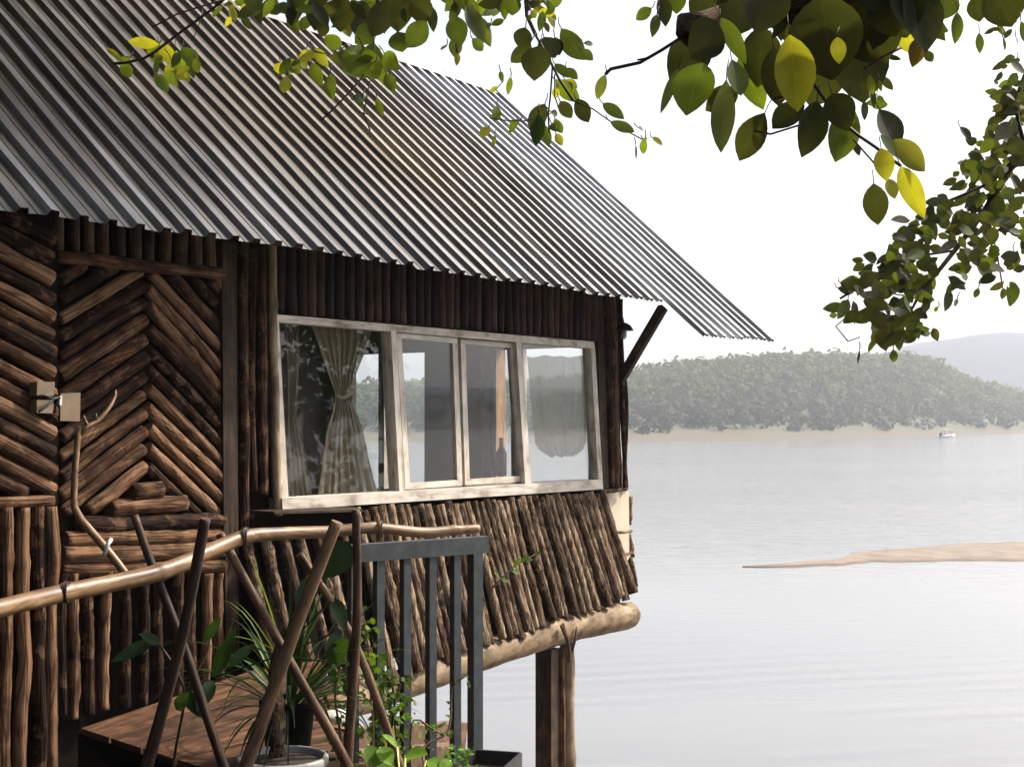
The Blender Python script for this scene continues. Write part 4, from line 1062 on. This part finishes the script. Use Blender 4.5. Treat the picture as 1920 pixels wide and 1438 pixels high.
for (x0,y0,x1,y1) in ((1000,1040,1015,1036),(985,1050,1000,1048),(975,1055,992,1040),(962,1064,975,1046),(950,1075,948,1056),(958,1068,975,1076),(940,1085,955,1090),(938,1086,930,1072)):
    mb.leaf(W(x0,y0,0.37), W(x1,y1,0.42), 0.035, Vector((0.5,-0.7,0.6)), (0.09,0.16,0.035), 0.1, 0.2)
mb.build('foliage', M_leaf, t)

# ------------------------------------------------------------------ trees hanging over the view
LD = (0.036,0.044,0.020); LG = (0.070,0.100,0.026); LY = (0.30,0.31,0.045); LM = (0.11,0.16,0.03); LB = (0.10,0.07,0.035); LP = (0.13,0.16,0.07)
def place(mb, lst, depth, sp=0.12, seed=1, tilt=0.5):
    rs = random.Random(seed)
    for (x0,y0,x1,y1,w_,col) in lst:
        d = depth+rs.uniform(-sp,sp); d2 = d+rs.uniform(-0.03,0.03)*depth*0.3
        g = rs.uniform(0.85,1.2)
        nr = Vector((rs.uniform(-tilt,tilt), -1, rs.uniform(-tilt,tilt)*0.8))
        mb.leaf(at(x0,y0,d), at(x1,y1,d2), w_/F*d, nr, tuple(c*g for c in col), rs.uniform(-0.1,0.28), rs.uniform(0.08,0.45), 8, rs.uniform(0.6,1.0))
        dx, dy = x1-x0, y1-y0
        mb.tube([at(x0,y0,d), at(x0-dx*0.12, y0-dy*0.14-2, d), at(x0-dx*0.2+rs.uniform(-5,5), y0-dy*0.22-8, d+0.01)], 1.0/F*d, 4, col=(0.06,0.045,0.02))
def scatter(mb, blobs, depth, sp, seed, size, cols, ratio=0.55, down=0.5):
    rs = random.Random(seed)
    for (cx, cy, rx, ry, k) in blobs:
        for i in range(k):
            a_ = rs.uniform(0,2*pi); r_ = sqrt(rs.random()); x0 = cx+rx*r_*cos(a_); y0 = cy+ry*r_*sin(a_)
            an = rs.uniform(0,2*pi); L = size*rs.uniform(0.6,1.25)
            dx, dy = cos(an)*L, sin(an)*L*0.8+L*down*0.6
            d = depth+rs.uniform(-sp,sp)
            nr = Vector((rs.uniform(-.9,.9), -1, rs.uniform(-.9,.9)))
            g = rs.uniform(0.75,1.3)
            mb.leaf(at(x0,y0,d), at(x0+dx,y0+dy,d+rs.uniform(-1,1)*L/F*d*0.5), L*ratio*rs.uniform(0.85,1.15)/F*d, nr, tuple(c*g for c in rs.choice(cols)), rs.uniform(-0.15,0.2), rs.uniform(0.05,0.3), 5)
def canopy(blobs, seed, size, cols, t):  # unseen leaf masses added to block light, attached to the trees
    rs = random.Random(seed); mb = MB()
    for (cx, cy, cz, rx, ry, rz, k) in blobs:
        for i in range(k):
            while True:
                v = Vector((rs.uniform(-1,1), rs.uniform(-1,1), rs.uniform(-1,1)))
                if v.length < 1: break
            p = Vector((cx+v.x*rx, cy+v.y*ry, cz+v.z*rz))
            if noise.noise(p*0.9) < -0.12: continue
            # keep these added leaves outside the photograph's field: above or right of it
            if p.y > 0.2 and abs(p.x) < 0.41*p.y+0.35 and p.z < 0.335*p.y+0.35: continue
            dr = Vector((rs.gauss(0,1), rs.gauss(0,1), rs.gauss(-0.5,0.8))).normalized(); L = size*rs.uniform(0.7,1.3)
            g = rs.uniform(0.7,1.3)
            mb.leaf(p, p+dr*L, L*0.6, Vector((rs.gauss(0,.6), rs.gauss(0,.6), 1)), tuple(c*g for c in rs.choice(cols)), 0.1, 0.2, 3)
    return mb.build('foliage', M_leaf, t)
# near branch (large leaves)
tb = thing('overhanging_tree', 'near broad-leaved branches with large backlit leaves at the upper right', 'tree', (2.6,-1.4,-3.2))
mb = MB()
B = [(1480,66,1500,206,78,LY),(1352,34,1398,112,34,LM),(1386,106,1432,206,52,(0.13,0.19,0.03)),(1318,118,1285,214,84,LM),(1362,150,1352,288,46,LP),(1434,212,1384,296,58,LD),(1272,128,1238,212,20,LP),
 (1330,66,1255,150,80,LD),(1345,40,1300,110,80,LD),(1385,170,1322,205,50,LD),(1430,50,1420,165,76,LD),(1450,90,1460,200,70,LD),(1372,112,1392,178,50,LG),(1532,190,1515,288,62,LD),(1508,190,1448,246,50,LD),(1592,192,1568,304,62,LG),(1560,176,1590,240,60,LD),
 (1540,-10,1560,150,140,LD),(1600,40,1624,192,120,LD),(1600,-20,1660,120,130,LD),(1660,-40,1700,70,110,LD),(1500,-30,1480,80,110,LD),(1440,-40,1420,60,100,LD),(1400,-30,1380,70,90,LD),(1560,90,1520,200,90,LD),(1700,-30,1748,92,100,LD),(1580,60,1570,130,60,LG),(1570,70,1574,118,30,LY),
 (1648,205,1684,276,62,LD),(1676,262,1732,322,46,(0.19,0.2,0.05)),(1652,278,1664,338,40,LY),(1688,312,1732,406,42,LY),(1638,344,1646,422,48,LD),(1665,335,1680,372,30,LY),(1690,300,1660,250,30,LG),
 (1690,32,1704,100,42,LY),(1726,72,1712,124,34,LB),(1735,95,1748,116,18,LD),(1795,24,1794,78,24,LM),(1836,62,1838,98,16,LM),(1880,70,1884,96,10,LM),(1905,70,1912,92,12,LM),(1860,-30,1900,50,90,LD),(1780,-20,1760,38,60,LG),(1830,-10,1836,40,40,LD),(1914,40,1920,80,20,LM),
 (1222,16,1192,38,24,LG),(1240,-10,1250,44,30,LD),(1232,28,1226,62,20,LG),(1272,-20,1268,26,34,LG),(1300,-30,1310,14,40,LM),(1630,140,1636,180,16,LG),(1648,150,1652,170,9,LG),(1645,180,1658,192,10,LG),(1632,165,1640,200,14,LG),(1600,268,1612,292,16,LD),(1135,140,1118,186,22,LP),(1660,105,1690,112,10,LD)]
place(mb, B, 1.75, 0.16, 21)
scatter(mb, [(1570,-5,180,45,34), (1420,-30,120,40,16), (1700,-20,70,50,10)], 1.9, 0.2, 5, 82, [LD,LD,(0.035,0.045,0.022)], 0.55)
scatter(mb, [(1640,165,25,40,14), (1880,30,40,40,16)], 2.3, 0.2, 6, 28, [LG,LM,LD], 0.5)
mb.build('foliage', M_leaf, tb)
mb = MB()
mb.tube([Vector((2.6,-1.4,-3.2)), Vector((2.55,-1.3,-1)), Vector((2.4,-1.0,0.8)), Vector((1.9,-0.1,1.3)), at(1900,-160,1.7), at(1680,-60,1.75), at(1520,-5,1.78), at(1400,20,1.78), at(1320,50,1.76), at(1285,58,1.75), at(1270,68,1.75)], [0.16,0.15,0.12,0.07,0.035,0.026,0.022,0.017,0.02,0.022,0.004], 12, 0.08, 0.05)
mb.build('trunk', M_bark, tb)
canopy([(2.6,-2.4,2.6,2.6,2.2,2.4,2600),(-1.5,-5.0,1.6,5.0,2.6,4.2,6500),(5.0,-6.0,1.5,4.0,2.6,4.0,3500)], 3, 0.34, [LD,LG], tb)  # added out of view to block sky light from behind the camera
mb = MB()
for st, r in (([(1285,66,1.75),(1240,95,1.75),(1200,118,1.75),(1145,130,1.75),(1135,140,1.75)],0.0022), ([(1240,96,1.75),(1220,108,1.75),(1195,113,1.75)],0.0012), ([(1560,30,1.78),(1500,60,1.76),(1480,68,1.75)],0.002), ([(1520,150,1.75),(1580,230,1.74),(1640,275,1.74),(1690,312,1.74)],0.0022), ([(1560,30,1.8),(1530,110,1.76),(1520,150,1.75)],0.003), ([(1600,262,1.75),(1660,330,1.75)],0.0013), ([(1415,246,1.74),(1445,252,1.75),(1500,235,1.75)],0.0015), ([(1450,186,1.75),(1490,175,1.75)],0.002), ([(1620,130,1.75),(1660,105,1.75),(1690,90,1.75)],0.0018)):
    mb = MB(); mb.tube([at(*q) for q in st], r, 6, 0.1, 0.02); mb.build('twig', M_stick, tb)
# middle branch over the roof
tb = thing('overhanging_tree', 'leafy branches hanging in front of the roof at top centre', 'tree', (-2.6,-1.6,-3.1))
mb = MB(); D2 = 3.0
T = [(240,78,300,84,22,LY),(300,80,275,100,26,LM),(300,85,325,118,30,LY),(330,95,345,150,26,LM),(320,110,355,155,30,LY),(290,140,314,168,26,LM),(340,90,372,122,30,LM),(345,95,365,138,24,LG),(245,108,218,124,18,LG),(228,118,245,146,24,LM),(200,92,225,108,12,LY),(310,95,290,118,22,LY),(365,110,372,138,18,LM),
 (525,118,522,140,22,LY),(538,142,532,176,24,LY),(545,118,560,136,24,LM),(560,110,576,128,20,LY),(575,92,570,118,18,LY),(590,92,612,122,22,LY),(620,138,624,188,32,LG),(585,118,600,160,26,LG),(640,110,690,140,50,LM),(680,90,705,150,46,LG),(700,80,690,150,50,LG),(720,100,745,130,34,LM),(724,138,738,170,24,LG),(640,90,610,70,30,LM),(680,180,672,200,20,GD),(662,188,686,180,18,GD),(706,182,718,220,14,LG),(700,118,650,135,26,LM),
 (560,-10,545,48,40,LD),(600,-10,590,60,46,LD),(640,-10,640,60,50,LD),(680,0,672,70,50,LD),(720,0,700,70,50,LD),(760,-10,745,60,60,LD),(790,-10,788,44,50,LD),(805,10,815,56,22,LD),(800,40,765,90,44,LG),(745,60,755,98,44,LG),(520,0,500,24,36,LD),(480,-10,470,22,40,LG),(700,50,670,80,40,LG),(615,45,600,68,30,LD),(580,30,566,60,24,LM),(540,30,560,60,24,LM),(640,40,656,62,24,LY),
 (850,30,862,80,42,LG),(875,10,905,85,34,(0.09,0.11,0.05)),(892,30,920,85,28,(0.09,0.11,0.05)),(855,68,852,108,28,LM),(858,100,856,124,12,LY),(838,84,828,96,12,LM),(885,72,905,96,22,LM),(870,-10,872,20,26,LG),(900,-6,910,30,30,LM),(930,-4,925,32,26,LM),(950,-6,945,36,20,LM),(965,-6,960,30,34,LG),(945,38,920,48,14,LM),(920,44,912,52,10,LM),(905,30,940,10,20,LM),
 (985,52,975,90,36,LD),(995,80,960,122,34,LD),(1012,86,1000,146,58,LD),(1020,70,1040,112,44,LD),(1040,70,1048,104,26,LD),(1052,54,1092,114,42,(0.035,0.05,0.02)),(1090,94,1112,114,20,LG),(1094,82,1115,82,11,LG),(1040,120,1065,140,20,LG),(1062,128,1082,148,18,LG),(1040,150,1085,190,32,LM),(1060,150,1085,165,16,LY),(1045,165,1040,185,16,LY),(1050,190,1072,222,26,LD),(1080,186,1106,230,32,LD),(1130,194,1170,222,24,LG),(1144,228,1190,250,24,LG),(1196,240,1212,244,10,LG),(1210,258,1202,292,16,LM),(1222,258,1246,272,12,LY),(1192,272,1193,300,5,LB),(1206,262,1214,260,6,LG),
 (1022,195,995,250,36,LD),(1010,215,1005,272,28,GD),(1022,235,1028,278,18,LM),(1040,222,1054,250,18,LG),(1034,232,1048,245,22,LG),(1042,250,1054,274,16,LY),(1032,210,1046,216,14,LM),(975,226,948,246,22,LG),(932,198,930,226,20,LM),(916,240,902,258,20,LY),(928,252,924,278,8,LM),(938,134,942,154,10,LM),(958,144,952,178,12,LM),(934,164,918,172,10,LY),(1022,42,1028,62,12,LB),(1030,28,1042,40,14,LY),(995,20,1004,34,16,LY),(1000,0,1000,14,20,LD),(1012,10,1022,24,16,LD),(1026,0,1032,20,12,LG),(1018,-6,1034,14,20,LG)]
place(mb, T, D2, 0.2, 31, 0.6)
scatter(mb, [(660,0,125,34,48), (500,-5,60,22,12), (900,-5,60,20,12), (680,105,45,36,8)], D2+0.15, 0.3, 9, 42, [LD,LD,LG,LG,LM], 0.55)
scatter(mb, [(330,118,40,30,10), (570,118,50,26,8), (470,20,60,25,10), (1015,20,30,24,12)], D2, 0.2, 10, 30, [LM,LY,LG], 0.55)
mb.build('foliage', M_leaf, tb)
mb = MB()
mb.tube([Vector((-2.6,-1.6,-3.1)), Vector((-2.5,-1.5,-1)), Vector((-2.2,-1.0,1.0)), Vector((-1.2,0.8,1.7)), at(500,-240,2.7), at(700,-90,2.95), at(860,-70,3.0), at(985,-30,3.0), at(990,20,3.0)], [0.15,0.14,0.11,0.06,0.03,0.018,0.012,0.008,0.006], 10, 0.08, 0.06)
mb.build('trunk', M_bark, tb)
canopy([(-2.5,3.0,3.8,3.2,3.4,1.7,4200),(0.2,8.6,6.2,3.0,2.6,1.3,3000),(-4.0,7.5,5.2,3.2,2.8,1.6,6000),(-6.5,0.0,1.8,2.6,4.5,4.4,5500)], 4, 0.3, [LG,LM,LD], tb)  # added out of view to shade the roof and block sky at left
mb = MB(); mb.tube([Vector((-1.7,0,1.4)), Vector((-1.6,2.5,3.3)), Vector((-1.2,6,5.0)), Vector((0.2,8.6,6.1))], [0.08,0.06,0.045,0.02], 8, 0.1, 0.1); mb.build('limb', M_bark, tb)  # unseen limb carrying the added roof-shading leaves
mb = MB()
for st, r in (([(985,-30,3.0),(988,30,3.0),(1005,68,3.0)],0.0045), ([(1005,68,3.0),(1030,112,3.0),(1048,148,3.0),(1075,190,3.0)],0.003), ([(1075,190,3.0),(1112,205,3.0),(1150,232,3.0),(1205,262,3.0)],0.0016), ([(1036,120,3.0),(1032,180,3.0),(1028,215,3.0),(1030,250,3.0)],0.002), ([(1040,140,3.0),(1040,180,3.0),(1048,205,3.0)],0.0015),
    ([(440,-30,2.95),(420,0,2.95),(340,60,2.95),(270,110,2.95),(212,120,2.95)],0.003), ([(420,0,2.95),(330,28,2.95),(285,52,2.95)],0.0018), ([(700,60,3.0),(696,120,3.0),(640,190,3.0),(602,226,3.0)],0.0022), ([(700,125,3.0),(690,170,3.0),(682,215,3.0),(694,245,3.0)],0.0015), ([(1035,212,3.0),(980,228,3.0),(918,222,3.0)],0.0014), ([(850,20,3.0),(853,60,3.0),(856,100,3.0)],0.0016), ([(700,-90,3.0),(710,0,3.0),(700,60,3.0)],0.006), ([(860,-70,3.0),(858,-20,3.0),(850,20,3.0)],0.004),
    ([(655,195,3.0),(672,210,3.0),(690,215,3.0)],0.0012), ([(380,20,2.95),(372,50,2.95),(362,75,2.95)],0.001)):
    mb = MB(); mb.tube([at(*q) for q in st], r, 6, 0.1, 0.03); mb.build('twig', M_stick, tb)
# farther branch at the right edge
tb = thing('overhanging_tree', 'darker small-leaved bough drooping at the right edge above the hill', 'tree', (7.2,6.2,-9.0))
mb = MB(); D3 = 5.2
CL = [(1905,165,40,60,40),(1900,245,50,50,40),(1850,300,40,45,27),(1800,320,40,20,6),(1870,350,60,50,40),(1900,400,40,50,23),(1790,400,60,32,29),(1830,430,40,50,27),(1740,425,50,25,20),(1705,470,50,36,31),(1660,505,50,30,31),(1720,520,45,35,27),(1700,570,50,36,34),(1680,610,45,20,17),(1622,525,25,22,10),(1600,570,28,18,8),(1640,600,24,26,8),(1860,500,30,30,13),(1885,520,24,36,6),(1790,520,24,28,9),(1730,610,20,30,6),(1820,480,30,22,9),(1915,470,20,30,6)]
scatter(mb, CL, D3, 0.6, 15, 34, [LD,LD,(0.035,0.045,0.02),LG,(0.05,0.055,0.025)], 0.62)
C2 = [(1800,238,1822,262,20,LD),(1908,108,1900,120,20,LD),(1880,540,1882,562,16,LG),(1700,640,1690,640,8,LG),(1612,655,1608,682,6,LG),(1640,635,1628,660,10,LG),(1675,655,1676,678,16,LG),(1685,625,1686,655,18,LG),(1720,605,1732,620,16,LM),(1700,605,1716,632,18,LG),(1570,590,1555,592,12,LG),(1575,530,1600,535,18,LD),(1570,540,1600,550,20,LD),(1590,560,1582,592,16,LG),(1900,470,1905,505,22,LD),(1928,440,1915,470,22,LD),(1835,540,1828,558,12,LG),(1795,560,1790,575,8,LG),(1760,575,1750,585,8,LG)]
place(mb, C2, D3, 0.15, 41)
mb.build('foliage', M_leaf, tb)
mb = MB()
mb.tube([Vector((7.2,6.2,-9.0)), Vector((7.1,6.2,-3)), Vector((6.6,6.1,0.5)), Vector((5.2,6,1.6)), at(2500,90,5.6), at(2100,180,5.3), at(1925,280,5.2), at(1850,390,5.2), at(1790,470,5.2), at(1720,560,5.2), at(1700,600,5.2)], [0.3,0.26,0.2,0.12,0.07,0.035,0.018,0.012,0.009,0.006,0.003], 10, 0.08, 0.08)
mb.build('trunk', M_bark, tb)
canopy([(9.4,10.2,0.6,1.9,2.3,3.8,9500)], 5, 0.2, [LD,LG], tb)  # unseen leaves added to darken the reflection in the left pane
mb = MB()
for st, r in (([(1925,280,5.2),(1860,340,5.2),(1760,385,5.2)],0.006), ([(1790,470,5.2),(1690,490,5.2),(1600,545,5.2),(1575,560,5.2)],0.005), ([(1720,560,5.2),(1640,545,5.2),(1610,550,5.2)],0.003), ([(1590,592,5.2),(1567,612,5.2),(1590,640,5.2),(1612,632,5.2)],0.003), ([(1850,390,5.2),(1900,440,5.2),(1930,450,5.2)],0.005), ([(1925,280,5.2),(1905,200,5.2),(1930,120,5.2)],0.008), ([(1850,390,5.2),(1870,480,5.2),(1880,540,5.2)],0.003), ([(1700,600,5.2),(1680,640,5.2)],0.003)):
    mb = MB(); mb.tube([at(*q) for q in st], r, 6, 0.1, 0.05); mb.build('twig', M_stick, tb)

# ------------------------------------------------------------------ haze
m = bpy.data.materials.new('haze'); m.use_nodes = True; nt_ = m.node_tree
for x_ in list(nt_.nodes):
    if x_.type != 'OUTPUT_MATERIAL': nt_.nodes.remove(x_)
pv = nt_.nodes.new('ShaderNodeVolumePrincipled'); pv.inputs['Color'].default_value = (0.86,0.92,1,1); pv.inputs['Density'].default_value = 0.00045; pv.inputs['Anisotropy'].default_value = 0.2
nt_.links.new(pv.outputs[0], [x_ for x_ in nt_.nodes if x_.type == 'OUTPUT_MATERIAL'][0].inputs['Volume'])
mb = MB(); mb.box((100, 1100, 105), (5800,0,0), (0,3300,0), (0,0,235)); hz = mb.build('haze', m, None, kind='stuff')
